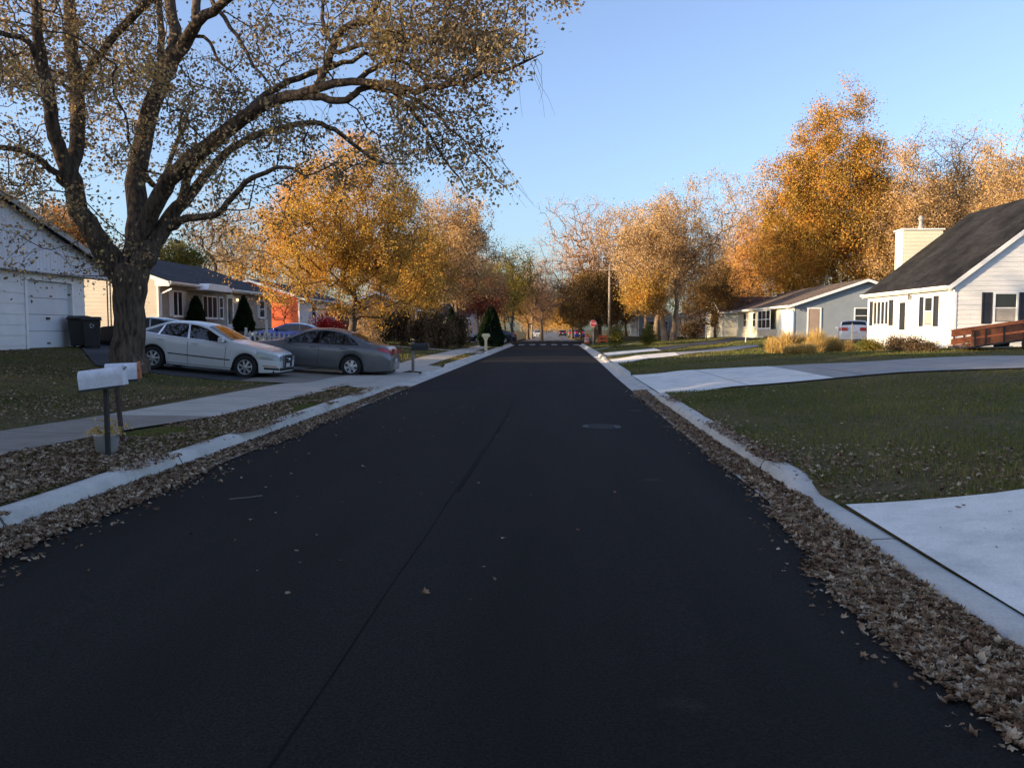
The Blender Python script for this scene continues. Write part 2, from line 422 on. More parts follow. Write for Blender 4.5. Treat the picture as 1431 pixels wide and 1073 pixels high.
M = dict(
    lawn_l=ground_mat('lawn_left', (0.065, 0.068, 0.026), (0.12, 0.095, 0.048), (0.17, 0.12, 0.07)),
    asphalt=asphalt_mat('fresh_asphalt', (0.0125, 0.0104, 0.0088), 1.0),
    old_asphalt=asphalt_mat('old_asphalt', (0.13, 0.13, 0.13), 0.3),
    kerb=concrete_mat('kerb_concrete', (0.54, 0.50, 0.44), 3.0, 1, 0.3),
    drive_white=concrete_mat('new_concrete', (0.76, 0.71, 0.63), 3.1, 0, 0.28, -1.4),
    drive_old=concrete_mat('old_concrete', (0.34, 0.31, 0.28), 2.4, 0, 0.3),
    walk=concrete_mat('walk_concrete', (0.25, 0.21, 0.17), 1.5, 1, 0.25),
    walk_new=concrete_mat('walk_concrete_pale', (0.44, 0.40, 0.34), 1.5, 1, 0.2),
    drive_black=asphalt_mat('driveway_asphalt', (0.06, 0.06, 0.06), 0.5),
    siding_white=simple('white_siding', (0.72, 0.71, 0.69), 0.55, var=0.07, scale=1.5, bump=0.15, bscale=30),
    siding_tan=simple('tan_siding', (0.52, 0.45, 0.36), 0.6, var=0.08, scale=1.5, bump=0.15, bscale=30),
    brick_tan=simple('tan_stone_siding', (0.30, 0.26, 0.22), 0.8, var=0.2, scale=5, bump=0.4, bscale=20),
    siding_blue=simple('blue_grey_siding', (0.23, 0.26, 0.29), 0.6, var=0.08, scale=1.5, bump=0.15, bscale=30),
    siding_cream=simple('cream_siding', (0.70, 0.66, 0.52), 0.6, var=0.06, scale=1.5, bump=0.15, bscale=30),
    wall_orange=simple('orange_painted_wall', (0.72, 0.13, 0.035), 0.7, var=0.12, scale=1.2, bump=0.2, bscale=30),
    wall_brown=simple('brown_wall', (0.20, 0.14, 0.10), 0.8, var=0.2, scale=2, bump=0.2),
    board_white=simple('white_board', (0.66, 0.66, 0.68), 0.7, var=0.08, scale=2.0, bump=0.2),
    trim=simple('white_trim', (0.78, 0.77, 0.75), 0.5, var=0.06, scale=2.5),
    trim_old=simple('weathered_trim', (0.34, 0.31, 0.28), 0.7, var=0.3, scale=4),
    door_white=simple('white_door', (0.66, 0.66, 0.67), 0.55, var=0.07, scale=1.2),
    door_tan=simple('tan_door', (0.33, 0.24, 0.19), 0.6, var=0.08),
    roof_black=shingle_mat('charcoal_shingles', (0.020, 0.019, 0.020), 0.5),
    roof_dark=shingle_mat('dark_shingles', (0.055, 0.052, 0.055), 0.25),
    roof_brown=shingle_mat('brown_shingles', (0.14, 0.105, 0.085), 0.25),
    shutter=simple('dark_shutter', (0.022, 0.023, 0.03), 0.55),
    shutter_w=simple('pale_shutter', (0.62, 0.62, 0.62), 0.55),
    pane=glass_mat('window_glass', (0.03, 0.032, 0.035)),
    blind=simple('window_blind', (0.35, 0.31, 0.27), 0.7),
    black=simple('black_metal', (0.018, 0.018, 0.02), 0.45),
    rust_post=simple('rusty_post', (0.05, 0.028, 0.022), 0.8, var=0.4, scale=12),
    picket=simple('weathered_picket', (0.42, 0.40, 0.38), 0.8, var=0.2, scale=6),
    grey_wood=simple('grey_wood', (0.24, 0.21, 0.18), 0.85, var=0.25, scale=6, bump=0.4),
    pole_wood=simple('pole_wood', (0.30, 0.24, 0.18), 0.9, var=0.2, scale=3, bump=0.3),
    mbox_white=simple('scuffed_white_metal', (0.62, 0.61, 0.63), 0.45, var=0.16, scale=9, fine=0.06),
    rust=simple('rusty_metal', (0.42, 0.13, 0.05), 0.8, var=0.4, scale=25),
    bucket=simple('white_plastic', (0.45, 0.44, 0.43), 0.5, var=0.12, scale=8),
    bin=simple('dark_bin_plastic', (0.022, 0.018, 0.018), 0.5, var=0.2),
    bin_mark=simple('bin_emblem_white', (0.5, 0.5, 0.5), 0.6),
    tyre=simple('tyre_rubber', (0.016, 0.016, 0.017), 0.85),
    alloy=simple('alloy_rim', (0.55, 0.55, 0.56), 0.32, metal=0.7),
    under=simple('black_trim', (0.012, 0.012, 0.013), 0.7),
    carglass=glass_mat('car_glass', (0.008, 0.008, 0.009), 0.03),
    paint_white=simple('white_paint', (0.66, 0.65, 0.63), 0.3, var=0.03, coat=0.7),
    paint_grey=simple('grey_paint', (0.15, 0.15, 0.155), 0.35, metal=0.5, var=0.05, coat=0.8),
    paint_black=simple('black_blue_paint', (0.010, 0.012, 0.02), 0.25, var=0.05, coat=1.0),
    paint_blue=simple('blue_paint', (0.010, 0.022, 0.16), 0.25, metal=0.2, var=0.05, coat=1.0),
    paint_red=simple('red_paint', (0.45, 0.03, 0.02), 0.3, var=0.05, coat=1.0),
    chrome=simple('chrome', (0.75, 0.75, 0.76), 0.15, metal=1.0, var=0.03),
    lamp_clear=simple('lamp_lens', (0.30, 0.32, 0.31), 0.12, var=0.08, coat=1),
    lamp_red=simple('red_lens', (0.42, 0.012, 0.01), 0.15, var=0.1, coat=1),
    lamp_amber=simple('amber_lens', (0.5, 0.16, 0.05), 0.2),
    plate=simple('number_plate', (0.55, 0.55, 0.56), 0.4, var=0.1, scale=30),
    marking=simple('road_marking', (0.50, 0.49, 0.47), 0.7, var=0.2, scale=5),
    iron=simple('cast_iron', (0.014, 0.0135, 0.013), 0.6, var=0.25, scale=9, bump=0.5),
    stop_red=simple('sign_red', (0.42, 0.02, 0.03), 0.45, var=0.05),
    sign_white=simple('sign_white', (0.7, 0.7, 0.7), 0.45),
    sign_back=simple('sign_metal_back', (0.50, 0.45, 0.34), 0.5, var=0.1),
    sign_green=simple('sign_green', (0.02, 0.17, 0.10), 0.5),
    galv=simple('galvanised_post', (0.26, 0.25, 0.23), 0.55),
    tan_box=simple('tan_mailbox_plastic', (0.66, 0.56, 0.34), 0.55),
    barrel=simple('orange_plastic', (0.75, 0.13, 0.03), 0.5),
    trailer=simple('redwood_boards', (0.26, 0.085, 0.035), 0.8, var=0.3, scale=7, bump=0.3),
    steel=simple('painted_steel', (0.02, 0.02, 0.02), 0.5),
    lamp_glow=emit_mat('porch_lamp_glow', (1.0, 0.62, 0.28), 9.0),
    bark_big=bark_mat('maple_bark', (0.035, 0.026, 0.020), (0.17, 0.125, 0.09)),
    bark=bark_mat('bark', (0.05, 0.037, 0.028), (0.17, 0.125, 0.09), 0.7),
    bark_pale=bark_mat('pale_bark', (0.12, 0.085, 0.06), (0.33, 0.24, 0.17), 0.7),
)
LF = dict(
    maple=leaf_mat('maple_leaves', [(0.15, (0.13, 0.09, 0.055)), (0.4, (0.26, 0.19, 0.10)), (0.6, (0.40, 0.29, 0.16)), (0.85, (0.58, 0.40, 0.14))], 0.4),
    gold=leaf_mat('gold_leaves', [(0.15, (0.26, 0.165, 0.05)), (0.4, (0.50, 0.31, 0.075)), (0.6, (0.62, 0.375, 0.085)), (0.85, (0.60, 0.28, 0.06))], 0.35),
    oak=leaf_mat('oak_leaves', [(0.15, (0.15, 0.10, 0.03)), (0.4, (0.34, 0.21, 0.05)), (0.6, (0.50, 0.28, 0.06)), (0.85, (0.50, 0.19, 0.045))], 0.25),
    tan=leaf_mat('tan_leaves', [(0.15, (0.26, 0.17, 0.095)), (0.45, (0.50, 0.335, 0.17)), (0.85, (0.58, 0.36, 0.15))], 0.3),
    pink=leaf_mat('rose_brown_leaves', [(0.15, (0.32, 0.19, 0.14)), (0.45, (0.52, 0.32, 0.20)), (0.85, (0.60, 0.38, 0.22))], 0.3),
    orange=leaf_mat('orange_leaves', [(0.15, (0.40, 0.19, 0.06)), (0.45, (0.60, 0.31, 0.10)), (0.85, (0.64, 0.38, 0.13))], 0.3),
    red=leaf_mat('red_leaves', [(0.15, (0.28, 0.015, 0.02)), (0.5, (0.48, 0.03, 0.03)), (0.85, (0.5, 0.10, 0.05))], 0.3),
    rust=leaf_mat('rust_red_leaves', [(0.15, (0.15, 0.04, 0.03)), (0.5, (0.28, 0.08, 0.05)), (0.85, (0.36, 0.15, 0.07))], 0.3),
    dark=leaf_mat('dark_brown_leaves', [(0.15, (0.08, 0.05, 0.025)), (0.5, (0.18, 0.11, 0.045)), (0.85, (0.36, 0.21, 0.06))], 0.2),
    green=leaf_mat('olive_leaves', [(0.15, (0.07, 0.08, 0.02)), (0.5, (0.16, 0.15, 0.04)), (0.85, (0.34, 0.24, 0.05))], 0.3),
    ever=leaf_mat('evergreen_needles', [(0.15, (0.010, 0.020, 0.010)), (0.85, (0.03, 0.05, 0.02))], 0.1),
    straw=leaf_mat('straw_grass', [(0.15, (0.34, 0.22, 0.07)), (0.5, (0.58, 0.40, 0.14)), (0.85, (0.68, 0.52, 0.24))], 0.3),
    grass=leaf_mat('grass_blades', [(0.1, (0.075, 0.098, 0.022)), (0.55, (0.14, 0.15, 0.040)), (0.95, (0.30, 0.22, 0.09))], 0.25, 0.4),
    fallen=leaf_mat('fallen_leaves', [(0.12, (0.07, 0.04, 0.026)), (0.35, (0.19, 0.115, 0.07)), (0.6, (0.31, 0.215, 0.135)), (0.82, (0.52, 0.42, 0.30))], 0.15, 14.0),
    shrub=leaf_mat('shrub_leaves', [(0.15, (0.06, 0.04, 0.03)), (0.5, (0.14, 0.10, 0.05)), (0.85, (0.20, 0.12, 0.10))], 0.2),
)

# ------------------------------------------------------------------ terrain
def KL(y): return -4.38
def KR(y): return float(np.interp(y, [0, 13, 18, 27, 40, 60, 85, 200], [2.46, 2.46, 2.5, 2.58, 2.78, 3.0, 3.15, 3.4]))
def AR(y): return KR(y) - 0.5
AL = -3.85
L0 = ([4.35, 6.9, 8.9, 10.3, 12, 14.6, 17.2, 25, 60], [.13, .17, .27, .44, .55, .68, .93, 1.1, 1.3])
L0B = ([4.35, 6.9, 8.9, 10.3, 12, 14.6, 17.2, 25, 60], [.07, .08, .165, .30, .45, .66, .93, 1.1, 1.3])
L1 = ([4.35, 6.6, 10, 14, 17, 19.7, 30, 60], [.13, .17, .35, .6, 1.1, 1.65, 1.9, 2.0])
L2 = ([4.35, 6.6, 12, 30, 60], [.13, .17, .3, .6, .8])
R0 = ([0, 1.3, 2.9, 5.4, 8.4, 13, 40], [.13, .20, .33, .52, .68, .77, .95])
R1 = ([0, 5.7, 9, 13, 18, 40], [.13, .44, .6, .78, .95, 1.1])
DROPS_L = [(19.8, 27.3), (28.6, 33.2), (48.5, 53)]
DROPS_R = [(-1, 7.65), (19.0, 27.4), (36.2, 43)]
def kerb_h(y, drops):
    h = 0.14
    for a, b in drops:
        if a <= y <= b: h = min(h, 0.035)
        elif a - .35 < y < a: h = min(h, 0.035 + 0.105 * (a - y) / .35)
        elif b < y < b + .35: h = min(h, 0.035 + 0.105 * (y - b) / .35)
    return h
def gz(x, y):
    if x < KL(y):
        a = float(np.interp(-x, *L0)); d_ = float(np.clip((y - 20.3) / 1.6, 0, 1)); a = a * (1 - d_) + float(np.interp(-x, *L0B)) * d_
        b = float(np.interp(-x, *L1)); c = float(np.interp(-x, *L2))
        t = float(np.clip((y - 33) / 8, 0, 1)); u = float(np.clip((y - 75) / 20, 0, 1))
        z = (a * (1 - t) + b * t) * (1 - u) + c * u
        s = KL(y) - x
    elif x > KR(y):
        s = x - KR(y)
        a = float(np.interp(s, *R0)); b = float(np.interp(s, *R1))
        t = float(np.clip((y - 24) / 10, 0, 1))
        z = a * (1 - t) + b * t
    else:
        return -0.06
    dr = DROPS_R if x > 0 else DROPS_L
    if s < 1.5 and (x > 0 or s < .75):
        q = kerb_h(y, dr)
        if q < .139:
            t = (q - .035) / .105; wdt = 1.5 if x > 0 else .75; f = min(1, s / wdt)
            z = z * t + (1 - t) * (q - .02 + (z - q + .02) * f)
    # cross street
    k = float(np.interp(y, [84, 90, 112, 118], [1, 0, 0, 1]))
    z = z * k - 0.02 * (1 - k)
    if s > 1.0 and k > 0.5:
        z += 0.025 * sin(x * 0.9 + y * 0.35) * min(1, (s - 1) / 3)
    return z

def build_ground():
    ys = list(np.arange(-40, 0, 4)) + list(np.arange(0, 60, 0.8)) + list(np.arange(60, 130, 2)) + list(np.arange(130, 400, 12)) + [400, 700, 1500]
    ofs = [0, .35, .7, 1, 1.3, 1.7, 2.1, 2.5, 2.9, 3.4, 4, 4.6, 5.2, 5.9, 6.6, 7.4, 8.4, 9.4, 10.4, 11.6, 12.8, 14, 15.4, 17, 19, 22, 26, 32, 40, 60, 100, 300, 900]
    xs_n = len(ofs)
    def fn(u, v):
        y = ys[u]
        if v < xs_n: x = KL(y) - ofs[xs_n - 1 - v] - 0.001
        elif v == xs_n: return (KL(y), y, -0.06)
        elif v == xs_n + 1: return (KR(y), y, -0.06)
        else: x = KR(y) + ofs[v - xs_n - 2] + 0.001
        return (x, y, gz(x, y))
    m = MB().grid(fn, list(range(len(ys))), list(range(2 * xs_n + 2)))
    setp(m.build('ground', M['lawn_l']), kind='structure')
build_ground()

def patch(name, pts, mat, off=0.03, nu=24, nv=10, flat=None, skirt=True):
    """sheet over the terrain: quad given by four ground corners a,b,c,d"""
    a, b, c, d = [np.array(p, float) for p in pts]
    def fn(u, v):
        p = (a * (1 - u) + b * u) * (1 - v) + (d * (1 - u) + c * u) * v
        z = (gz(p[0], p[1]) if flat is None else flat) + off
        if flat is None and z < 0: z = 0.006
        return (p[0], p[1], z)
    m = MB().grid(fn, np.linspace(0, 1, nu + 1), np.linspace(0, 1, nv + 1))
    return setp(m.build(name, mat), kind='structure')

# road
m = MB()
ysr = list(np.arange(-30, 60, 1.0)) + list(np.arange(60, 90.1, 2))
m.grid(lambda u, v: ((AL - .005) * (1 - v) + AR(ysr[u]) * v, ysr[u], 0.03 * (1 - (2 * v - 1) ** 2)), list(range(len(ysr))), np.linspace(0, 1, 9))
setp(m.build('road', M['asphalt']), kind='structure')
m = MB()
m.add([(-160, 90, .004), (160, 90, .004), (160, 112, .004), (-160, 112, .004)], [(0, 1, 2, 3)])
setp(m.build('cross_street', M['asphalt']), kind='structure')
m = MB()
m.add([(-4.3, 112, .006), (3.5, 112, .006), (3.8, 600, .006), (-4.5, 600, .006)], [(0, 1, 2, 3)])
setp(m.build('far_road', M['old_asphalt']), kind='structure')

# kerbs with gutters; they drop at the driveways
for side in (-1, 1):
    m = MB()
    yk = list(np.arange(-20, 60, 0.3)) + list(np.arange(60, 86, 1))
    rr = random.Random(3)
    def kf(u, v):
        y = yk[u]
        wob = 0.006 * sin(y * 3.1 + side)
        if side < 0: e, k, dr = AL, KL(y), DROPS_L; sg = -1
        else: e, k, dr = AR(y), KR(y), DROPS_R; sg = 1
        wd = abs(k - e); h = kerb_h(y, dr)
        hs = [(0.0, 0.004), (wd * .56, -0.004), (wd * .62, h * .45), (wd * .68, h * .85), (wd * .74, h), (wd * 0.98, h + .008), (wd + .03, h + .004), (wd + .05, -0.05)]
        o, z = hs[v]
        return (e + sg * o + wob * (v > 1), y, z + (0.004 * sin(y * 1.7) if v > 2 else 0))
    m.grid(kf, list(range(len(yk))), list(range(8)))
    setp(m.build('kerb', M['kerb']), kind='structure')

# sidewalk on the left
def strip(name, pts, mat, off=0.03, n=4, step=0.8):
    """pts: (y, x_left, x_right)"""
    pts = np.array(pts, float)
    ys = np.arange(pts[0, 0], pts[-1, 0] + 1e-6, step)
    m = MB()
    def fn(u, v):
        y = ys[u]; a = np.interp(y, pts[:, 0], pts[:, 1]); b = np.interp(y, pts[:, 0], pts[:, 2])
        x = a * (1 - v) + b * v
        return (x, y, max(gz(x, y), .02) + off)
    m.grid(fn, list(range(len(ys))), np.linspace(0, 1, n + 1))
    vs = [fn(0, 0)]
    return setp(m.build(name, mat), kind='structure')
strip('sidewalk', [(-10, -7.6, -6.2), (8, -7.45, -6.1), (11, -7.25, -5.85), (12.8, -7.1, -5.35)], M['walk'], 0.035, step=.4)
strip('sidewalk', [(12.8, -7.1, -5.35), (18, -6.9, -5.15), (21, -6.7, -5.1), (27.6, -6.45, -5.1)], M['walk_new'], 0.035, step=.4)
strip('sidewalk', [(27.6, -6.45, -5.1), (51, -6.6, -5.0), (88, -6.2, -4.8)], M['walk_new'], 0.035)
patch('driveway_apron', [(-5.12, 20.3), (-4.36, 19.9), (-4.36, 27.6), (-5.12, 27.6)], M['walk_new'], 0.03, 4, 10)
patch('driveway_apron', [(-5.12, 29.2), (-4.36, 28.9), (-4.36, 33.2), (-5.12, 33.4)], M['walk_new'], 0.03, 4, 10)
patch('driveway_apron', [(-5.02, 49.0), (-4.36, 48.3), (-4.36, 53.2), (-5.02, 53.4)], M['walk_new'], 0.03, 4, 10)
patch('driveway', [(-8.5, 21.4), (-6.66, 21.2), (-6.44, 27.8), (-8.5, 27.9)], M['walk'], 0.03, 8, 10)
patch('driveway', [(-12.8, 22.5), (-8.5, 21.6), (-8.5, 33.5), (-12.8, 33.5)], M['drive_black'], 0.034, 20, 20)
patch('driveway', [(-17.6, 29.8), (-12.8, 22.5), (-12.8, 33.5), (-17.6, 33.5)], M['drive_black'], 0.034, 20, 20)
patch('front_path', [(-19, 62), (-6.6, 53.2), (-6.6, 54.4), (-19, 64)], M['walk_new'], 0.04, 16, 3)
# right-hand driveways and path
patch('driveway', [(2.47, 2.0), (10, 2.0), (10, 6.1), (2.52, 7.13)], M['drive_white'], 0.035, 26, 20)
patch('driveway', [(2.55, 18.95), (6.5, 19.3), (6.5, 25.2), (2.62, 27.4)], M['drive_white'], 0.035, 20, 20)
patch('driveway', [(6.5, 19.3), (21, 19.5), (21, 25.9), (6.5, 25.2)], M['drive_old'], 0.033, 30, 20)
patch('driveway', [(2.8, 36.3), (6.0, 39.4), (6.4, 43.6), (2.85, 41.8)], M['drive_white'], 0.04, 10, 10)
patch('driveway', [(6.0, 39.4), (11.6, 46.5), (12.2, 50.5), (6.4, 43.6)], M['drive_old'], 0.04, 14, 8)
patch('driveway', [(2.9, 43.6), (6.4, 48.5), (6.6, 54.0), (3.0, 49.4)], M['drive_white'], 0.045, 10, 10)
patch('driveway', [(6.4, 48.5), (17.9, 70.2), (17.9, 79.0), (6.6, 54.0)], M['drive_black'], 0.045, 24, 10)
patch('front_path', [(3.05, 57.2), (10.7, 84.6), (11.0, 85.9), (3.05, 58.4)], M['walk_new'], 0.045, 16, 3)
patch('driveway', [(3.2, 66), (20, 72.0), (20, 74), (3.2, 69)], M['drive_old'], 0.04, 16, 4) if False else None

# paving seam, transverse cracks, manhole, crosswalk bars
def road_z(x, y): 
    t = (x - AL) / (AR(y) - AL); return 0.03 * (1 - (2 * t - 1) ** 2)
m = MB(); rr = random.Random(5)
ys = np.arange(7.6, 15.5, 0.25)
m.grid(lambda u, v: (-1.0 + 0.2 * min(1, ys[u] / 14) * (ys[u] > 0) + 0.004 * sin(ys[u] * 2.3) + (v - .5) * (0.014 + 0.010 * sin(ys[u] * 1.1)) + .012, ys[u], road_z(-.9, ys[u]) + (0.007 if v == 0.5 else 0.001)), list(range(len(ys))), [0, .5, 1])
M['seam_dark'] = simple('tar_seam', (0.0095, 0.0083, 0.0075), 0.95, var=0.5, scale=2, spec=0.10)
M['seam'] = simple('asphalt_seam', (0.016, 0.0155, 0.016), 1.0, var=0.8, scale=0.35, spec=0.05)
setp(m.build('paving_seam', M['seam']), kind='structure')
m = MB(); ys = np.arange(2.2, 88, 0.35)
m.grid(lambda u, v: (-1.0 + 0.2 * min(1, ys[u] / 14) + 0.004 * sin(ys[u] * 2.3) + (v - .5) * (0.012 + 0.006 * sin(ys[u] * .9)) - .02, ys[u], road_z(-.9, ys[u]) + (0.004 if v == 0.5 else 0.001)), list(range(len(ys))), [0, .5, 1])
setp(m.build('paving_seam', M['seam_dark']), kind='structure')
for yy in (40.6, 57.5, 72.0):
    m = MB(); xs = np.linspace(AL + .05, AR(yy) - .05, 40)
    m.grid(lambda u, v: (xs[u], yy + 0.05 * sin(xs[u] * 3 + yy) + (v - .5) * .1, road_z(xs[u], yy) + 0.004), list(range(40)), [0, 1])
    setp(m.build('paving_seam', M['seam']), kind='structure')
m = MB()
m.lathe([(0.0, .014), (.24, .014), (.245, .006), (.26, .006), (.265, .016), (.30, .014), (.31, 0.0)], (0.78, 13.0, road_z(.78, 13) - .001), 32)
for k in range(-4, 5):
    m.box(.78 - .2, .78 + .2, 13 + k * .055 - .01, 13 + k * .055 + .01, road_z(.78, 13) + .010, road_z(.78, 13) + .019)
o = m.build('manhole_cover', M['iron']); setp(o, 'round cast iron manhole cover set in the dark asphalt', 'manhole cover')
m = MB()
for i in range(6):
    x0 = -3.5 + i * 1.13
    m.add([(x0, 83.6, road_z(x0, 84) + .008), (x0 + .6, 83.6, road_z(x0 + .6, 84) + .008), (x0 + .6, 86.6, road_z(x0 + .6, 84) + .008), (x0, 86.6, road_z(x0, 84) + .008)], [(0, 1, 2, 3)])
for i in range(6):
    x0 = -3.5 + i * 1.13
    m.add([(x0, 113.5, .016), (x0 + .5, 113.5, .016), (x0 + .5, 115.5, .016), (x0, 115.5, .016)], [(0, 1, 2, 3)])
setp(m.build('crosswalk_marking', M['marking']), kind='structure')

# ------------------------------------------------------------------ leaves, grass
def leaf_arrays(C, S, rng, flat=0.0, width=0.75):
    """C centres (n,3), S sizes (n): one folded, pointed leaf each"""
    n = len(C)
    nrm = rng.normal(size=(n, 3))
    if flat: nrm = nrm * (1 - flat) + np.array([0, 0, 1.6]) * flat
    nrm /= np.linalg.norm(nrm, axis=1)[:, None]
    a = rng.normal(size=(n, 3)); a -= nrm * (a * nrm).sum(1)[:, None]; a /= np.linalg.norm(a, axis=1)[:, None]
    b = np.cross(nrm, a)
    s = S[:, None]
    base = C - a * s * .5; tip = C + a * s * .5 + nrm * s * .12
    cur = rng.uniform(.05, .3, size=(n, 1))
    l = C + b * s * .5 * width + nrm * s * cur - a * s * .05; r = C - b * s * .5 * width + nrm * s * cur - a * s * .05
    V = np.stack([base, l, tip, r], 1).reshape(-1, 3)
    i = np.arange(n)[:, None] * 4
    F = np.concatenate([i + np.array([0, 1, 2]), i + np.array([0, 2, 3])], 0)
    rnd = np.repeat(rng.random(n), 4)
    return V, F, rnd

def lobed_leaves(C, S, rng, flat):
    n = len(C)
    nrm = rng.normal(size=(n, 3)) * (1 - flat) + np.array([0, 0, 1.6]) * flat
    nrm /= np.linalg.norm(nrm, axis=1)[:, None]
    a = rng.normal(size=(n, 3)); a -= nrm * (a * nrm).sum(1)[:, None]; a /= np.linalg.norm(a, axis=1)[:, None]
    b = np.cross(nrm, a)
    an = np.array([0, 26, 52, 80, 108, 140, 180, 220, 252, 280, 308, 334]) * pi / 180
    rd = np.array([1, .66, .85, .60, .74, .55, .38, .55, .74, .60, .85, .66])
    k = len(an); R_ = rd[None, :] * rng.uniform(.8, 1.15, (n, k)) * S[:, None] * .62
    asp = rng.uniform(.6, 1, (n, 1)); cu = rng.uniform(-.5, .8, (n, 1)); ca = rng.uniform(0, 2 * pi, (n, 1))
    x = R_ * np.cos(an)[None]; y = R_ * np.sin(an)[None] * asp
    zz = cu * (np.abs(y) ** 1.5 + .5 * np.maximum(x, 0) ** 1.5) * 4.0 / np.sqrt(S[:, None]) * .7 + R_ * .12 * rng.normal(size=(n, k))
    P = C[:, None] + x[..., None] * a[:, None] + y[..., None] * b[:, None] + zz[..., None] * nrm[:, None]
    V = np.concatenate([C[:, None], P], 1).reshape(-1, 3)
    i = np.arange(n)[:, None] * (k + 1)
    F = np.concatenate([i + np.array([0, 1 + q, 1 + (q + 1) % k]) for q in range(k)], 0)
    return V, F, np.repeat(rng.random(n), k + 1)

def vgz(X, Y): return np.array([gz(x, y) for x, y in zip(X, Y)])

def vnoise(X, Y, s, seed=0):
    """cheap smooth 2-D noise in 0..1"""
    r = np.random.default_rng(seed); v = np.zeros(len(X)); 
    for k in range(9):
        a = r.uniform(0, 2 * pi); f = s * r.uniform(.5, 2.2); p = r.uniform(0, 6.3)
        v += np.sin((X * cos(a) + Y * sin(a)) * f + p)
    return 0.5 + v / 9 * 1.2

def scatter_leaves(name, X, Y, Z, size, seed, label, flat=.75):
    rng = np.random.default_rng(seed)
    C = np.stack([X, Y, Z], 1); S = rng.uniform(.6, 1.25, len(X)) * size
    S = S * np.random.default_rng(seed + 500).uniform(.5, 1.3, len(X)); near = np.hypot(X, Y) < 10
    V, F, r = lobed_leaves(C[near], S[near] * 1.1, rng, flat)
    if (~near).any():
        V2, F2, r2 = leaf_arrays(C[~near], S[~near], rng, flat)
        F = np.concatenate([F, F2 + len(V)]); V = np.concatenate([V, V2]); r = np.concatenate([r, r2])
    o = np_mesh(name, V, F, LF['fallen'], rnd=r)
    setp(o, label, 'fallen leaves', kind='stuff')
rng = np.random.default_rng(11)
# gutter on the right: a drift of leaves on gutter and road edge
def dens_y(n, y0, y1, p=1.0):
    u = rng.random(n); return y0 * (y1 / y0) ** u if p else y0 + (y1 - y0) * u
n = 38000
Y = dens_y(n, 2.6, 21); KRv = np.array([KR(y) for y in Y])
wd = .22 + .32 * vnoise(Y * 0, Y, 1.3, 3) + .10 * vnoise(Y * 0, Y, 6.0, 31)
X = KRv - .13 - np.clip((7.4 - Y) * .3, 0, .06) - .06 * vnoise(Y * 0, Y, 2.6, 4) - rng.beta(1.0, 1.5, n) * wd - np.where(rng.random(n) < .04, rng.random(n) * .25, 0)
keep = (X > KRv - 1.2)
near_drive = (Y < 7.1); X = X + np.where(near_drive, .0, 0)
edge = np.clip((KRv - .16 - X) / (wd + 1e-3), 0, 1)
Z = .012 + rng.random(n) ** 1.3 * .035 * (1 - edge * .8) 
X, Y, Z = X[keep], Y[keep], Z[keep]
scatter_leaves('fallen_leaves', X, Y, Z, .040, 21, 'drift of brown fallen leaves along the right gutter')
# left gutter
n = 26000
Y = dens_y(n, 4.5, 22); wd = .28 + .30 * vnoise(Y * 0, Y, .9, 8) + .1 * vnoise(Y * 0, Y, 5.5, 32)
X = AL - .31 - rng.random(n) * .06 + rng.beta(1.0, 1.6, n) * wd + np.where(rng.random(n) < .03, rng.random(n) * .5, 0)
Z = .012 + rng.random(n) ** 1.3 * .03
keep = X < AL + 1.0
scatter_leaves('fallen_leaves', X[keep], Y[keep], Z[keep], .043, 22, 'thin drift of tan fallen leaves along the left gutter')
# left strip between kerb and walk, and places where leaves spill over the kerb
n = 34000
Y = dens_y(n, 5.5, 21); X = -4.42 - rng.random(n) * 1.75
sp = vnoise(Y * 0, Y, .8, 5)
gap = ((Y > 10.9) & (Y < 12.3)) | ((Y > 14.6) & (Y < 15.6)) | ((Y > 17.6) & (Y < 18.1))
spill = (rng.random(n) < .07) & (sp > .5) | gap & (rng.random(n) < .30)
X = np.where(spill, -4.42 + rng.random(n) * .32, X)
Z = np.where(spill, .165, vgz(X, Y) + .01 + rng.random(n) * .04)
keep = (vnoise(X, Y, 2.5, 6) > .22) & ((X > -5.3) | (Y < 14) & (X > np.interp(Y, [5, 9, 12.5, 14], [-6.15, -6.05, -5.4, -5.3])))
keep &= ~((Y > 19.8) & (X > -5.2))
scatter_leaves('fallen_leaves', X[keep], Y[keep], Z[keep], .048, 23, 'thick fallen leaves on the strip by the two white mailboxes')
# left lawn
n = 46000
Y = dens_y(n, 8.5, 29); X = -7.35 - rng.random(n) ** 1.2 * 11
dk = vnoise(X, Y, .5, 9)
keep = (rng.random(n) < np.clip((dk - .25) * 1.8, .12, 1) * np.clip(1.25 - (Y - 14) / 16, .25, 1)) & (X > -17.0) & ~(Y > np.interp(X, [-17.6, -12.8, -8.5, -7], [29.7, 22.4, 21.5, 21.2]))
X, Y = X[keep], Y[keep]
scatter_leaves('fallen_leaves', X, Y, vgz(X, Y) + .02 + rng.random(len(X)) * .03, .055, 24, 'brown fallen leaves over the lawn below the big tree')
# further left strips
n = 5000
Y = rng.uniform(33, 85, n); X = np.where(rng.random(n) < .5, -4.45 - rng.random(n) * .55, -6.7 - rng.random(n) * 8)
scatter_leaves('fallen_leaves', X, Y, vgz(X, Y) + .03, .09, 25, 'scattered fallen leaves on the farther left lawns')
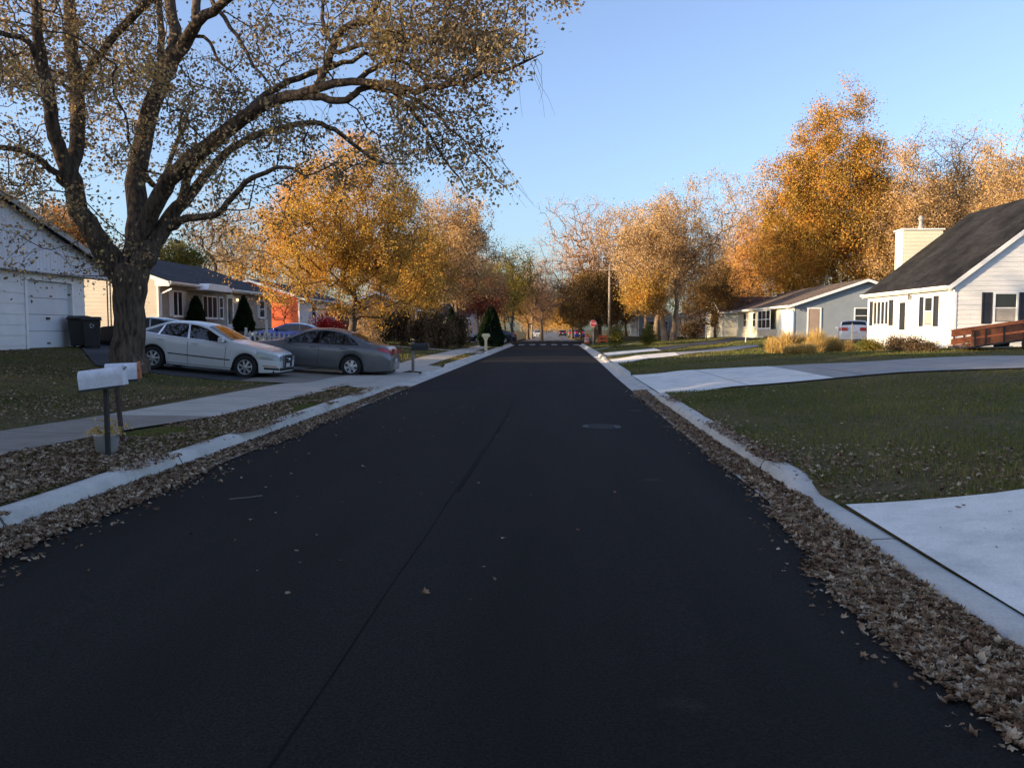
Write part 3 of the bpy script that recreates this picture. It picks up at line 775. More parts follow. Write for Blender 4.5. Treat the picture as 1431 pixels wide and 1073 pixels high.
# right lawn, sparse
n = 34000
Y = dens_y(n, 6.5, 34); s_ = rng.random(n) ** 1.5 * 13.5; X = np.array([KR(y) for y in Y]) + .05 + s_
dk = vnoise(X, Y, .7, 12)
keep = (rng.random(n) < np.clip((dk - .35) * 1.2, .06, 1) * np.where(s_ < .7, 1.0, .55)) & ~((Y > 18.8) & (Y < 30) & (X < 21) & (Y < np.interp(X, [2.5, 6.5, 21], [27.4, 25.2, 25.9]))) & ~(Y < np.interp(X, [2.5, 10, 30], [7.15, 6.15, 4]))
X, Y = X[keep], Y[keep]
scatter_leaves('fallen_leaves', X, Y, vgz(X, Y) + .03 + rng.random(len(X)) * .025, .042, 26, 'sparse fallen leaves on the green right lawn')
n = 2600
Y = dens_y(n, 7.2, 18.6); KRv = np.array([KR(y) for y in Y]); sp = vnoise(Y * 0, Y, 1.5, 15)
keep = (rng.random(n) < np.clip((sp - .35) * 2.2, .03, 1)); X = KRv - .24 + rng.random(n) ** .6 * .28
scatter_leaves('fallen_leaves', X[keep], Y[keep], .155 + rng.random(keep.sum()) * .03, .055, 29, 'leaves spilled over the right kerb')
# few leaves lying on asphalt and on the near white driveway
n = 110
Y = dens_y(n, 4.5, 30); X = rng.uniform(-3.6, 1.8, n); X = np.where(rng.random(n) < .6, -3.8 + rng.random(n) ** 2 * 3.5, X)
scatter_leaves('fallen_leaves', X, Y, np.array([road_z(a, b) for a, b in zip(X, Y)]) + .006, .036, 27, 'stray single leaves lying on the asphalt', .92)
n = 70
Y = rng.uniform(3.3, 6.8, n); X = rng.uniform(2.7, 5.8, n)
scatter_leaves('fallen_leaves', X, Y, vgz(X, Y) + .045, .042, 28, 'single leaves lying on the near white driveway', .92)

def grass(name, X, Y, h, seed, label, mat=None, wd=.006, lean=.5):
    rng = np.random.default_rng(seed); n = len(X)
    Z = vgz(X, Y) - .01
    hh = rng.uniform(.5, 1.2, n) * h; a = rng.uniform(0, 2 * pi, n); le = rng.uniform(0, lean, n) * hh
    w_ = wd * rng.uniform(.7, 1.4, n)
    b0 = np.stack([X - w_ * np.sin(a), Y + w_ * np.cos(a), Z], 1); b1 = np.stack([X + w_ * np.sin(a), Y - w_ * np.cos(a), Z], 1)
    t = np.stack([X + le * np.cos(a), Y + le * np.sin(a), Z + hh], 1)
    V = np.stack([b0, b1, t], 1).reshape(-1, 3); F = np.arange(3 * n).reshape(-1, 3)
    o = np_mesh(name, V, F, mat or LF['grass'], rnd=np.repeat(rng.random(n), 3))
    setp(o, label, 'grass', kind='stuff')
def not_paved_r(X, Y):
    far2 = np.interp(X, [2.5, 6.5, 21], [27.5, 25.3, 26.0])
    k = ~((Y > 18.9) & (Y < far2)) & ~(Y < np.interp(X, [2.5, 10, 30], [7.15, 6.12, 4]))
    return k
n = 190000
Y = dens_y(n, 5.5, 34); X = np.array([KR(y) for y in Y]) + .04 + rng.random(n) ** 1.25 * 16
keep = not_paved_r(X, Y) & (rng.random(n) < np.clip(vnoise(X, Y, .9, 31) * 1.6, .25, 1))
X, Y = X[keep], Y[keep]
grass('lawn_grass', X, Y, .06, 41, 'short green lawn grass on the right with brown patches', wd=.008)
n = 60000
Y = dens_y(n, 5.0, 20.2); X = -4.43 - rng.random(n) * 1.7
keep = (X > -5.3) | (Y < 13) & (X > np.interp(Y, [5, 9, 12.5, 14], [-6.15, -6.05, -5.4, -5.3]))
keep &= rng.random(n) < np.clip(vnoise(X, Y, 1.2, 33) * 1.5, .2, 1)
grass('lawn_grass', X[keep], Y[keep], .055, 42, 'grass strip under leaves between kerb and left walk')
n = 95000
Y = dens_y(n, 8.5, 29); X = -7.3 - rng.random(n) ** 1.1 * 11
keep = ~(Y > np.interp(X, [-17.6, -12.8, -8.5, -7], [29.7, 22.4, 21.5, 21.2])) & (X > -17.1) & (rng.random(n) < np.clip(vnoise(X, Y, .6, 34) * 1.4, .15, 1))
grass('lawn_grass', X[keep], Y[keep], .06, 43, 'patchy lawn grass around the big maple trunk', wd=.008)
n = 60000
Y = rng.uniform(28, 84, n); left = rng.random(n) < .45
KRv = np.array([KR(y) for y in Y])
X = np.where(left, np.where(rng.random(n) < .15, -4.45 - rng.random(n) * .55, -6.75 - rng.random(n) * 9), KRv + .06 + rng.random(n) * 14)
def in_quad(X, Y, q):
    k = np.ones(len(X), bool)
    for i in range(4):
        x0, y0 = q[i]; x1, y1 = q[(i + 1) % 4]
        k &= ((x1 - x0) * (Y - y0) - (y1 - y0) * (X - x0)) >= 0
    return k
QF = [[(2.8, 36.3), (6.0, 39.4), (6.4, 43.6), (2.85, 41.8)], [(6.0, 39.4), (11.6, 46.5), (12.2, 50.5), (6.4, 43.6)], [(2.9, 43.6), (6.4, 48.5), (6.6, 54.0), (3.0, 49.4)], [(6.4, 48.5), (17.9, 70.2), (17.9, 79.0), (6.6, 54.0)], [(3.05, 57.2), (10.7, 84.6), (11.0, 85.9), (3.05, 58.4)], [(-17.6, 21.9), (-6.6, 21.4), (-6.6, 33.5), (-17.6, 33.5)], [(-5.12, 20), (-4.3, 20), (-4.3, 33.3), (-5.12, 33.3)], [(-5.1, 48.3), (-4.3, 48.3), (-4.3, 53.4), (-5.1, 53.4)]]
keep = ~((X > 2) & (Y < 31))
for q in QF: keep &= ~in_quad(X, Y, q)
grass('lawn_grass', X[keep], Y[keep], .09, 44, 'grass of the lawns farther down the street', wd=.02)

# ------------------------------------------------------------------ trees
def skeleton(chains, attract, r_tip, r_trunk, rng, step=.8, droop=0.0, upbias=.35, exp=.45):
    """chains: list of (parent_chain, parent_index, [xyz...], [radius...]) ; attract: (n,3).
    Every attractor is joined to the nearest wood, so limbs fork as they grow."""
    P = []; par = []; rad = []; first = {}
    for ci, (pc, pi_, pts, rs) in enumerate(chains):
        first[ci] = len(P)
        for k, p in enumerate(pts):
            par.append(-1 if (k == 0 and pc is None) else (first[pc] + pi_ if k == 0 else len(P) - 1))
            P.append(np.array(p, float)); rad.append(rs[k])
    cap = len(P) + len(attract) * 14
    A = np.zeros((cap, 3)); A[:len(P)] = P; cnt = len(P); n0 = cnt
    root_d = np.zeros(cap)
    for i in range(cnt):
        root_d[i] = 0 if par[i] < 0 else root_d[par[i]] + np.linalg.norm(A[i] - A[par[i]])
    base = A[0].copy()
    order = np.argsort(np.array([np.min(np.linalg.norm(A[:n0] - p, axis=1)) for p in attract])) if len(attract) else []
    tips = []
    for oi in order:
        p = attract[oi]
        d = np.linalg.norm(A[:cnt] - p, axis=1)
        below = A[:cnt, 2] > p[2] + .3
        cost = d + .12 * root_d[:cnt] + np.where(below, (A[:cnt, 2] - p[2]) * .6 if droop <= 0 else 0, 0)
        i = int(np.argmin(cost)); q = A[i]
        L = np.linalg.norm(p - q)
        k = int(min(12, max(2, math.ceil(L / step))))
        prev = i
        dirp = q - A[par[i]] if par[i] >= 0 else np.array([0, 0, 1.])
        dirp = dirp / (np.linalg.norm(dirp) + 1e-9)
        c = q + (dirp * .45 + np.array([0, 0, upbias]) * .6) * L * .5
        for j in range(1, k + 1):
            t = j / k
            b = q * (1 - t) ** 2 + 2 * c * t * (1 - t) + p * t * t
            b = b + rng.normal(size=3) * L * .025 * (1 if j < k else 0)
            if droop: b[2] -= droop * L * (t ** 3) * .5 * (1 if j < k else 1)
            A[cnt] = b; par.append(prev); rad.append(0); root_d[cnt] = root_d[prev] + L / k; prev = cnt; cnt += 1
        tips.append(prev)
    par = np.array(par); w_ = np.zeros(cnt)
    for t in tips: w_[t] += 1
    kids = [[] for _ in range(cnt)]
    for i in range(cnt - 1, -1, -1):
        if w_[i] == 0: w_[i] = 1
        if par[i] >= 0: w_[par[i]] += w_[i]; kids[par[i]].append(i)
    rr = r_tip * w_ ** exp
    if r_trunk:
        k = np.log(r_trunk / r_tip) / np.log(max(w_.max(), 2)); rr = r_tip * w_ ** k
    for i in range(n0):
        if rad[i] > 0: rr[i] = rad[i]
    return A[:cnt], par, kids, rr, tips, n0

def wood_mesh(A, par, kids, rr, rmin_sides=3, n0=0):
    V = []; F = []; cnt = 0
    Vs = []; Fs = []
    used = set()
    starts = [i for i in range(len(A)) if par[i] < 0]
    stack = [(s, None) for s in starts]
    while stack:
        s, pr = stack.pop()
        ch = [] if pr is None else [pr]
        i = s
        while True:
            ch.append(i)
            if not kids[i]: break
            ks = sorted(kids[i], key=lambda q: -rr[q])
            for q in ks[1:]: stack.append((q, i))
            i = ks[0]
        if len(ch) < 2: continue
        pts = A[ch]; rs = rr[ch].copy()
        if pr is not None: rs[0] = min(rs[0], rs[1] * 1.25)
        if len(ch) > 1: rs[-1] *= .5
        m = max(rs)
        n = 14 if m > .2 else 8 if m > .07 else 5 if m > .03 else 3
        T = np.gradient(pts, axis=0); T /= (np.linalg.norm(T, axis=1)[:, None] + 1e-9)
        up = np.array([0.13, 0.07, 1.]) if abs(T[0, 2]) < .8 else np.array([1., .1, 0])
        X = np.cross(T, up); X /= (np.linalg.norm(X, axis=1)[:, None] + 1e-9); Yv = np.cross(T, X)
        a = np.arange(n) * 2 * pi / n
        ring = pts[:, None, :] + rs[:, None, None] * (np.cos(a)[None, :, None] * X[:, None, :] + np.sin(a)[None, :, None] * Yv[:, None, :])
        K = len(ch)
        b = cnt
        Vs.append(ring.reshape(-1, 3)); cnt += K * n
        ii = np.arange(K - 1)[:, None] * n; kk = np.arange(n)[None, :]; k2 = (kk + 1) % n
        Fs.append(np.stack([ii + kk, ii + k2, ii + n + k2, ii + n + kk], -1).reshape(-1, 4) + b)
    return np.concatenate(Vs), np.concatenate(Fs)

def crown_points(n, c, rad, rng, lump=.3, hollow=.45, shape='oval'):
    ph = rng.uniform(0, 6.28, 12); fr = rng.uniform(1.5, 4, (12, 3)) * rng.choice([-1, 1], (12, 3))
    out = []
    while len(out) < n:
        u = rng.normal(size=3); u /= np.linalg.norm(u)
        r = rng.random() ** hollow
        bump = 1 + lump * np.mean(np.sin((u * fr).sum(1) + ph)) * 2.2
        p = u * r * bump
        if shape == 'cone': 
            k = (1 - p[2]) * .5; p[:2] *= .35 + .9 * k
        if shape == 'vase':
            k = (p[2] + 1) * .5; p[:2] *= .55 + .6 * k
        if shape == 'dome' and p[2] < -.55: continue
        out.append(np.array(c) + p * np.array(rad))
    return np.array(out)

def tree(name, label, x, y, h, rx, crown_base, leaf, trunk_r=.25, n_att=260, n_leaf=20000, leaf_s=.14, seed=1, bark='bark',
         lump=.3, hollow=.45, shape='oval', group=None, ry=None, spread=.55, multi=1, lean=0, r_tip=.012, cat='tree', z=None, droop=0, origin=False):
    rng = np.random.default_rng(seed)
    if n_leaf > 8000: n_att = int(n_att * 1.4); spread *= .66
    z0 = (gz(x, y) if z is None else z) - .05
    t = thing(name, label, cat, (x, y, z0), group)
    ch = (h - crown_base) / 2; cz = crown_base + ch
    att = crown_points(n_att, (lean, 0, cz), (rx, ry or rx, ch), rng, lump, hollow, shape)
    zq = np.percentile(att[:, 2], 99); att[:, 2] = crown_base * .8 + (att[:, 2] - crown_base * .8) * (h - spread * .8 - crown_base * .8) / (zq - crown_base * .8)
    for q_ in (0, 1):
        pq = np.percentile(np.abs(att[:, q_]), 96); att[:, q_] *= min(1.15, max(.3, ((rx if q_ == 0 else (ry or rx)) - spread * .6) / pq))
    att = att[att[:, 2] > crown_base * .8]
    chains = []
    th = max(crown_base + ch * .3, .3)
    for k in range(multi):
        a = rng.uniform(0, 6.28); sp = 0 if multi == 1 else .12 * th
        bx = cos(a) * (trunk_r * .8 if multi > 1 else 0); by = sin(a) * (trunk_r * .8 if multi > 1 else 0)
        pts = [(bx + cos(a) * sp * q + rng.normal() * .03 * th * q, by + sin(a) * sp * q + rng.normal() * .03 * th * q, th * q) for q in np.linspace(0, 1, 7)]
        rs = [trunk_r * (1.35 if i == 0 else 1.08 if i == 1 else 1 - .5 * i / 6) / (multi ** .5) for i in range(7)]
        chains.append((None, 0, pts, rs))
    A, par, kids, rr, tips, n0 = skeleton(chains, att, r_tip, None, rng, step=max(.5, h * .07), exp=.42)
    # never thicker than the trunk
    rr[n0:] = np.minimum(rr[n0:], trunk_r * .6)
    V, F = wood_mesh(A, par, kids, rr)
    np_mesh('trunk', V, F, M[bark], t, smooth=True)
    if n_leaf:
        tipsA = np.array(tips)
        i = rng.integers(0, len(tipsA), n_leaf); tp = A[tipsA[i]]; pp = A[par[tipsA[i]]]
        q = rng.random((n_leaf, 1)) ** .6
        C = pp + (tp - pp) * (q * 1.1) + rng.normal(size=(n_leaf, 3)) * spread * (.6 + .8 * rng.random((len(tipsA), 1))[i])
        S = rng.uniform(.65, 1.3, n_leaf) * leaf_s
        V, F, r = leaf_arrays(C, S, rng)
        np_mesh('crown', V, F, LF[leaf], t, rnd=r)
    return t

def copy_thing(src, loc, rz=0, sc=(1, 1, 1), label=None, group=None, name=None):
    r = src.copy(); COL.objects.link(r)
    r.location = loc; r.rotation_euler = (0, 0, rz); r.scale = sc
    if label: r['label'] = label
    if group: r['group'] = group
    for c in list(src.children):
        d = c.copy(); COL.objects.link(d); d.parent = r
        for e in list(c.children):
            f = e.copy(); COL.objects.link(f); f.parent = d
    return r

# pixel -> point at a chosen distance down the street (used only to lay out real positions)
def at(px, py, Y):
    u = (px - IW / 2) / FPX; v = (IH / 2 - py) / FPX
    fy = cos(PITCH) + v * sin(PITCH); fz = -sin(PITCH) + v * cos(PITCH)
    X = u * cos(YAW) - fy * sin(YAW); YY = u * sin(YAW) + fy * cos(YAW)
    t = Y / YY
    return (X * t, Y, EYE + fz * t)

# ---- the big silver maple on the left: limbs follow the photographed ones
def big_maple():
    rng = np.random.default_rng(3)
    Y0 = 20.0
    pxm = Y0 / FPX
    bx, by, bz = at(180, 512, Y0)
    bz = gz(bx, by) - .1
    t = thing('maple_tree', 'huge old silver maple with forked trunk and limbs reaching over the road', 'tree', (bx, by, bz))
    chains = []; cid = {}
    def limb(key, parent, pidx, pts):
        P = []; Rr = []
        for px, py, r, Y in pts:
            p = at(px, py, Y); P.append(np.array(p) - np.array([bx, by, bz])); Rr.append(r * Y / FPX)
        # resample smooth
        P = np.array(P); Rr = np.array(Rr)
        n = (len(P) - 1) * 3 + 1
        tt = np.linspace(0, len(P) - 1, n)
        # catmull-rom
        Q = []
        for s in tt:
            i = min(int(s), len(P) - 2); f = s - i
            p0 = P[max(i - 1, 0)]; p1 = P[i]; p2 = P[i + 1]; p3 = P[min(i + 2, len(P) - 1)]
            Q.append(.5 * ((2 * p1) + (-p0 + p2) * f + (2 * p0 - 5 * p1 + 4 * p2 - p3) * f * f + (-p0 + 3 * p1 - 3 * p2 + p3) * f ** 3))
        R2 = np.interp(tt, np.arange(len(P)), Rr)
        Q = np.array(Q) + np.random.default_rng(len(chains)).normal(size=(n, 3)) * .02
        cid[key] = len(chains)
        chains.append((None if parent is None else cid[parent], 0 if parent is None else pidx * 3, Q, R2))
    limb('T', None, 0, [(180, 520, 32, 20), (180, 500, 25, 20), (180, 470, 21.5, 20), (181, 430, 21, 20), (182, 395, 24, 20), (184, 368, 25, 20)])
    limb('A', 'T', 4, [(174, 385, 22, 20), (152, 358, 17, 19.8), (130, 325, 15, 19.5), (107, 282, 13.5, 19.3), (97, 240, 12, 19.2), (84, 212, 10, 19.0), (74, 180, 9.5, 18.8), (70, 140, 9, 18.7), (60, 95, 8, 18.6), (52, 40, 7, 18.4), (46, -40, 6, 18.2), (30, -150, 4, 18)])
    limb('A2', 'A', 4, [(99, 242, 10, 19.3), (108, 200, 10, 19.6), (108, 140, 10, 20.2), (102, 70, 9, 20.7), (96, 0, 8, 21), (100, -90, 6, 21.3), (110, -190, 4, 21.6)])
    limb('A3', 'A', 3, [(95, 262, 6, 19.2), (78, 243, 5, 19), (52, 221, 4.3, 18.6), (20, 210, 4, 18.3), (-25, 206, 3.5, 18), (-90, 215, 2.5, 17.6)])
    limb('A4', 'A2', 2, [(110, 135, 6, 20.2), (128, 92, 5.5, 20.2), (165, 45, 5.5, 20), (205, 2, 5.5, 19.8), (245, -60, 4, 19.4)])
    limb('A5', 'A', 7, [(70, 145, 5, 18.7), (42, 62, 4, 18.2), (0, 45, 4, 17.8), (-60, 20, 3, 17.4)])
    limb('B', 'T', 5, [(188, 372, 22, 20), (191, 335, 16, 20.2), (192, 290, 14.5, 20.5), (192, 240, 13.5, 20.8), (204, 180, 12.5, 21), (222, 122, 11.5, 21.2), (241, 82, 11, 21.3), (244, 40, 8, 21.4), (238, 0, 7, 21.5), (234, -80, 6, 21.6), (240, -200, 4, 21.7)])
    limb('B2', 'B', 6, [(245, 80, 9, 21.3), (262, 55, 9, 21.1), (278, 30, 7.5, 20.8), (312, 4, 6, 20.4), (370, -40, 5, 19.6), (440, -90, 4, 18.8)])
    limb('B3', 'B2', 2, [(276, 32, 6.5, 20.8), (273, 0, 6, 21), (266, -90, 5, 21.3), (255, -180, 3, 21.5)])
    limb('B4', 'B', 5, [(224, 122, 6, 21.2), (226, 70, 5, 21.6), (222, 10, 4.5, 22), (216, -60, 3, 22.3)])
    limb('C', 'B', 1, [(196, 332, 12, 20.1), (212, 296, 12, 20), (230, 262, 12, 19.8), (250, 238, 11.5, 19.6), (292, 204, 10.5, 19.3), (333, 168, 9.5, 19), (375, 143, 8.5, 18.7), (418, 131, 7.5, 18.4), (446, 122, 6.5, 18.2), (478, 115, 5.5, 18), (520, 117, 5, 17.8), (548, 120, 4.8, 17.6), (580, 128, 4.5, 17.4), (606, 120, 4.2, 17.2), (644, 115, 3.6, 17), (679, 101, 3.0, 16.8), (715, 96, 2.2, 16.6), (759, 75, 1.0, 16.4)])
    limb('C2', 'T', 5, [(200, 368, 18, 20), (214, 340, 13, 20.2), (230, 316, 11.5, 20.4), (250, 290, 9.5, 20.6), (273, 262, 7, 20.8), (312, 219, 5.5, 21.2), (350, 193, 4.8, 21.5), (400, 177, 4.2, 21.9), (438, 173, 3.8, 22.2), (467, 182, 3.3, 22.4), (502, 209, 2.6, 22.7), (527, 225, 2, 23), (566, 232, 1, 23.3)])
    limb('C3', 'C2', 2, [(236, 318, 7, 20.3), (262, 305, 5.5, 19.8), (303, 300, 4.6, 19.2), (326, 273, 4.2, 18.8), (354, 248, 3.6, 18.4), (400, 232, 2.6, 17.9), (425, 247, 1.2, 17.6)])
    limb('C4', 'C2', 3, [(250, 290, 7, 20.6), (258, 262, 6.5, 20.6), (268, 236, 5.5, 20.5), (300, 200, 3, 20.3)])
    limb('C5', 'C', 5, [(345, 163, 4, 19), (372, 130, 5, 19.1), (405, 116, 4.5, 19.2), (447, 98, 4, 19.4), (492, 85, 3.2, 19.6), (510, 76, 2.8, 19.7), (534, 76, 2, 19.9)])
    limb('D1', 'C', 8, [(447, 120, 6, 18.2), (456, 89, 6, 18.3), (466, 62, 5.6, 18.4), (483, 37, 5, 18.5), (513, 27, 4.6, 18.5), (527, 2, 4, 18.6), (545, -50, 3, 18.8)])
    limb('D1a', 'D1', 2, [(466, 74, 3.6, 18.3), (492, 66, 3.2, 18.1), (527, 60, 2.8, 17.9), (598, 57, 2.2, 17.5), (626, 66, 1.2, 17.2)])
    limb('D1c', 'D1', 2, [(463, 60, 3.2, 18.4), (453, 35, 3, 18.6), (450, 0, 2.5, 18.8), (440, -50, 2, 19)])
    limb('D2a', 'C', 10, [(499, 115, 4, 17.9), (524, 96, 3.6, 18.1), (556, 84, 3, 18.4), (592, 105, 1.8, 18.7), (630, 112, 1, 19)])
    limb('D3', 'C', 7, [(420, 133, 5, 18.4), (440, 137, 5.5, 18.3), (470, 140, 5.2, 18.3), (492, 136, 4.8, 18.2), (510, 122, 4.2, 18.1), (548, 130, 3.2, 18), (570, 150, 2.7, 17.9), (598, 184, 2.1, 17.8), (619, 220, 1.6, 17.7), (651, 262, .8, 17.6)])
    limb('D3b', 'D3', 4, [(512, 122, 3.2, 18.1), (563, 131, 2.6, 17.7), (598, 149, 2.2, 17.4), (626, 177, 1.8, 17.2), (655, 202, 1.5, 17.1), (686, 241, 1.1, 17), (711, 270, .6, 16.9)])
    limb('H', 'D1', 5, [(545, -50, 3, 18.8), (610, -95, 2.4, 18), (690, -80, 1.8, 17), (755, -35, 1.3, 16.2), (785, -4, .9, 15.9), (800, 16, .5, 15.8)])
    limb('E', 'B3', 2, [(269, -70, 4, 21.2), (300, 10, 3.2, 20.6), (333, 50, 2.8, 20.2), (354, 92, 2.3, 19.9), (384, 130, 1.5, 19.6)])
    limb('F', 'B2', 1, [(268, 46, 3, 21.1), (292, 58, 2.4, 20.8), (306, 85, 2, 20.5), (325, 102, 1.2, 20.2)])
    limb('G', 'B', 3, [(200, 240, 5, 20.8), (222, 262, 3.5, 21.4), (245, 205, 3.2, 22), (262, 170, 2, 22.5)])
    # where the photographed crown carries leaves: (px0, py0, px1, py1, clusters)
    zones = [(765, -30, 803, 16, 7), (700, -10, 750, 8, 4), (-60, -60, 240, 60, 190), (0, 60, 230, 130, 160), (-60, 60, 60, 260, 85), (110, 120, 330, 240, 110), (180, 60, 330, 160, 34), (-20, 230, 110, 330, 16),
             (90, 240, 150, 400, 18), (0, 330, 170, 395, 11), (330, -40, 480, 110, 70), (300, 110, 420, 200, 44), (360, 170, 460, 240, 22),
             (480, -70, 690, 55, 170), (520, 45, 710, 110, 120), (630, -10, 735, 75, 44), (540, 120, 680, 170, 42), (560, 170, 690, 240, 44), (640, 230, 705, 270, 8), (460, 150, 560, 260, 32), (330, 230, 420, 330, 14),
             (140, 300, 200, 420, 10), (250, 240, 330, 330, 16), (700, 90, 730, 160, 4), (-200, -300, 600, -60, 130)]
    att = []
    zones = [(a, b, c, d, int(n * 1.35)) for a, b, c, d, n in zones]
    for x0, y0, x1, y1, n in zones:
        for _ in range(int(n * 1.15)):
            px = rng.uniform(x0, x1); py = rng.uniform(y0, y1)
            Yc = np.interp(px, [0, 180, 450, 750], [19, 20.5, 19, 17]) + rng.normal() * (1.7 if px < 480 else 1.2)
            att.append(np.array(at(px, py, Yc)) - np.array([bx, by, bz]))
    att = np.array(att)
    A, par, kids, rr, tips, n0 = skeleton(chains, att, .0065, None, rng, step=.45, droop=.10, upbias=.15, exp=.40)
    rr[n0:] = np.minimum(rr[n0:], .035)
    # hanging bare shoots at the limb ends
    V, F = wood_mesh(A, par, kids, rr)
    mb = MB()
    def shoot(px, py, Y, dx, dz, n=6):
        p = np.array(at(px, py, Y)); pts = []
        for k in range(n):
            f = k / (n - 1); pts.append(p + np.array([dx * f + .22 * sin(3 * f + dz * 7) * f + .02 * rng.normal(), .1 * rng.normal() * f, dz * (f ** 1.4)]))
        mb.tube(pts, list(np.linspace(.006, .002, n)), 3)
    for _ in range(6): shoot(rng.uniform(735, 757), rng.uniform(78, 92), 16.5, rng.uniform(-.35, .35), rng.uniform(-1.3, -.6))
    for _ in range(26):
        px = rng.uniform(520, 690); shoot(px, np.interp(px, [520, 600, 690], [130, 165, 210]) + rng.normal() * 14, 17.5 + rng.normal() * .5, rng.uniform(.3, 1.1), rng.uniform(-1.6, -.7))
    for _ in range(60):
        px = rng.uniform(250, 470); shoot(px, rng.uniform(60, 210), 19.5 + rng.normal(), rng.uniform(-.3, .4), rng.uniform(-1.4, -.5))
    Vb = np.array(mb.v) - np.array([bx, by, bz]); Fb = np.array([f for f in mb.f if len(f) == 4])
    V = np.concatenate([V, Vb]); F = np.concatenate([F, Fb + len(V) - len(Vb)])
    np_mesh('trunk', V, F, M['bark_big'], t, smooth=True)
    tipsA = np.array(tips); nl = 52000
    wgt = rng.uniform(.05, 1.0, len(tipsA)) ** 1.6; wgt /= wgt.sum()
    i = rng.choice(len(tipsA), nl, p=wgt)
    q = rng.random((nl, 1))
    C = A[par[tipsA[i]]] + (A[tipsA[i]] - A[par[tipsA[i]]]) * q * 1.15 + rng.normal(size=(nl, 3)) * np.array([.19, .19, .17])
    C[:, 2] -= np.abs(rng.normal(size=nl)) * .10
    S = rng.uniform(.55, 1.3, nl) * .088
    V, F, r = leaf_arrays(C, S, rng, width=.7)
    np_mesh('crown', V, F, LF['maple'], t, rnd=r)
big_maple()

# ---- trees that can be told apart along the left side
def T(name, label, px, Y, top, half, cbase, leaf, **k):
    """px column, distance, pixel row of the top, half width in pixels, crown base height (m)"""
    x = at(px, 400, Y)[0]; z0 = gz(x, Y)
    h = at(px, top, Y)[2] - z0
    return tree(name, label, x, Y, h, half * Y / FPX, cbase, leaf, **k)
T('pear_tree', 'dense golden broad tree behind the grey sedan and blue car', 490, 40, 196, 116, 2.0, 'gold', trunk_r=.24, n_att=640, n_leaf=100000, leaf_s=.085, seed=5, spread=.36, lump=.38, hollow=.36, shape='oval', lean=-.1)
T('maple_tree', 'tall tan-orange tree right of the dense golden one on the left side', 640, 62, 268, 58, 3.0, 'tan', trunk_r=.24, n_att=360, n_leaf=44000, leaf_s=.11, seed=6, spread=.42, lump=.45)
T('maple_tree', 'gold tree low behind the dense golden one, over the left hedge', 592, 58, 330, 44, 2.6, 'gold', trunk_r=.18, n_att=200, n_leaf=20000, leaf_s=.13, seed=7, spread=.4)
T('crabapple_tree', 'small rusty red tree with pale leaning trunk above the evergreen', 674, 74, 385, 36, 2.4, 'rust', trunk_r=.28, n_att=200, n_leaf=13000, leaf_s=.13, seed=8, spread=.35, bark='bark_pale', multi=2)
T('maple_tree', 'thin-leaved olive tree leaning toward the road on the left', 716, 92, 345, 36, 3.0, 'green', trunk_r=.2, n_att=240, n_leaf=9000, leaf_s=.15, seed=9, spread=.5, lump=.5)
T('maple_tree', 'olive-yellow tree rising behind the tan ranch house', 250, 68, 330, 42, 3, 'green', trunk_r=.25, n_att=200, n_leaf=13000, leaf_s=.16, seed=10, spread=.5, lump=.5)
T('maple_tree', 'rust-orange tree peeking over the white garage roof', 92, 62, 284, 46, 3, 'orange', trunk_r=.25, n_att=220, n_leaf=16000, leaf_s=.16, seed=12, spread=.5, lump=.4)
T('elm_tree', 'nearly bare grey tree above the left end of the garage roof', 18, 58, 205, 60, 3, 'dark', trunk_r=.25, n_att=300, n_leaf=3500, leaf_s=.13, seed=13, spread=.5, lump=.4, r_tip=.014)
T('maple_tree', 'pale peach tree with thin crown behind the orange house', 345, 86, 300, 62, 4, 'tan', trunk_r=.25, n_att=260, n_leaf=13000, leaf_s=.17, seed=14, spread=.6, lump=.5)
T('elm_tree', 'mostly bare tree showing dark limbs above the ranch roof', 300, 74, 268, 48, 4, 'tan', trunk_r=.25, n_att=240, n_leaf=4500, leaf_s=.15, seed=15, spread=.6, lump=.5, r_tip=.016)
# right side
T('maple_tree', 'wide golden maple on two pale trunks beside the far right lawn', 936, 78, 258, 88, 3.4, 'tan', trunk_r=.42, n_att=760, n_leaf=60000, leaf_s=.13, seed=20, spread=.5, bark='bark_pale', multi=2, shape='vase', lump=.45, lean=-.6)
T('maple_tree', 'straight pale-trunked tree just left of the wide golden maple', 918, 86, 300, 50, 4.2, 'tan', trunk_r=.33, n_att=300, n_leaf=13000, leaf_s=.16, seed=21, spread=.6, bark='bark_pale', lump=.4)
T('maple_tree', 'yellow low-branched tree beside the utility pole', 903, 76, 376, 32, 2.4, 'gold', trunk_r=.22, n_att=200, n_leaf=12000, leaf_s=.14, seed=22, spread=.4, bark='bark_pale')
T('elm_tree', 'tall rosy nearly bare tree nearest the far road on the right', 832, 106, 284, 74, 3.4, 'pink', trunk_r=.35, n_att=1100, n_leaf=22000, leaf_s=.15, seed=23, spread=.55, lump=.3, shape='vase', r_tip=.02, bark='bark_pale')
T('oak_tree', 'dark brown oak behind the stop sign', 838, 100, 376, 46, 2.4, 'dark', trunk_r=.35, n_att=300, n_leaf=24000, leaf_s=.18, seed=24, spread=.5)
T('oak_tree', 'very tall lumpy golden oak behind the blue-grey house', 1166, 84, 142, 90, 4, 'oak', trunk_r=.5, n_att=420, n_leaf=130000, leaf_s=.16, seed=41, spread=.85, lump=.42, hollow=.36, shape='oval')
T('oak_tree', 'golden lower oak filling in left of the very tall oak', 1112, 92, 268, 46, 3, 'oak', trunk_r=.3, n_att=260, n_leaf=36000, leaf_s=.16, seed=26, spread=.5, lump=.5)
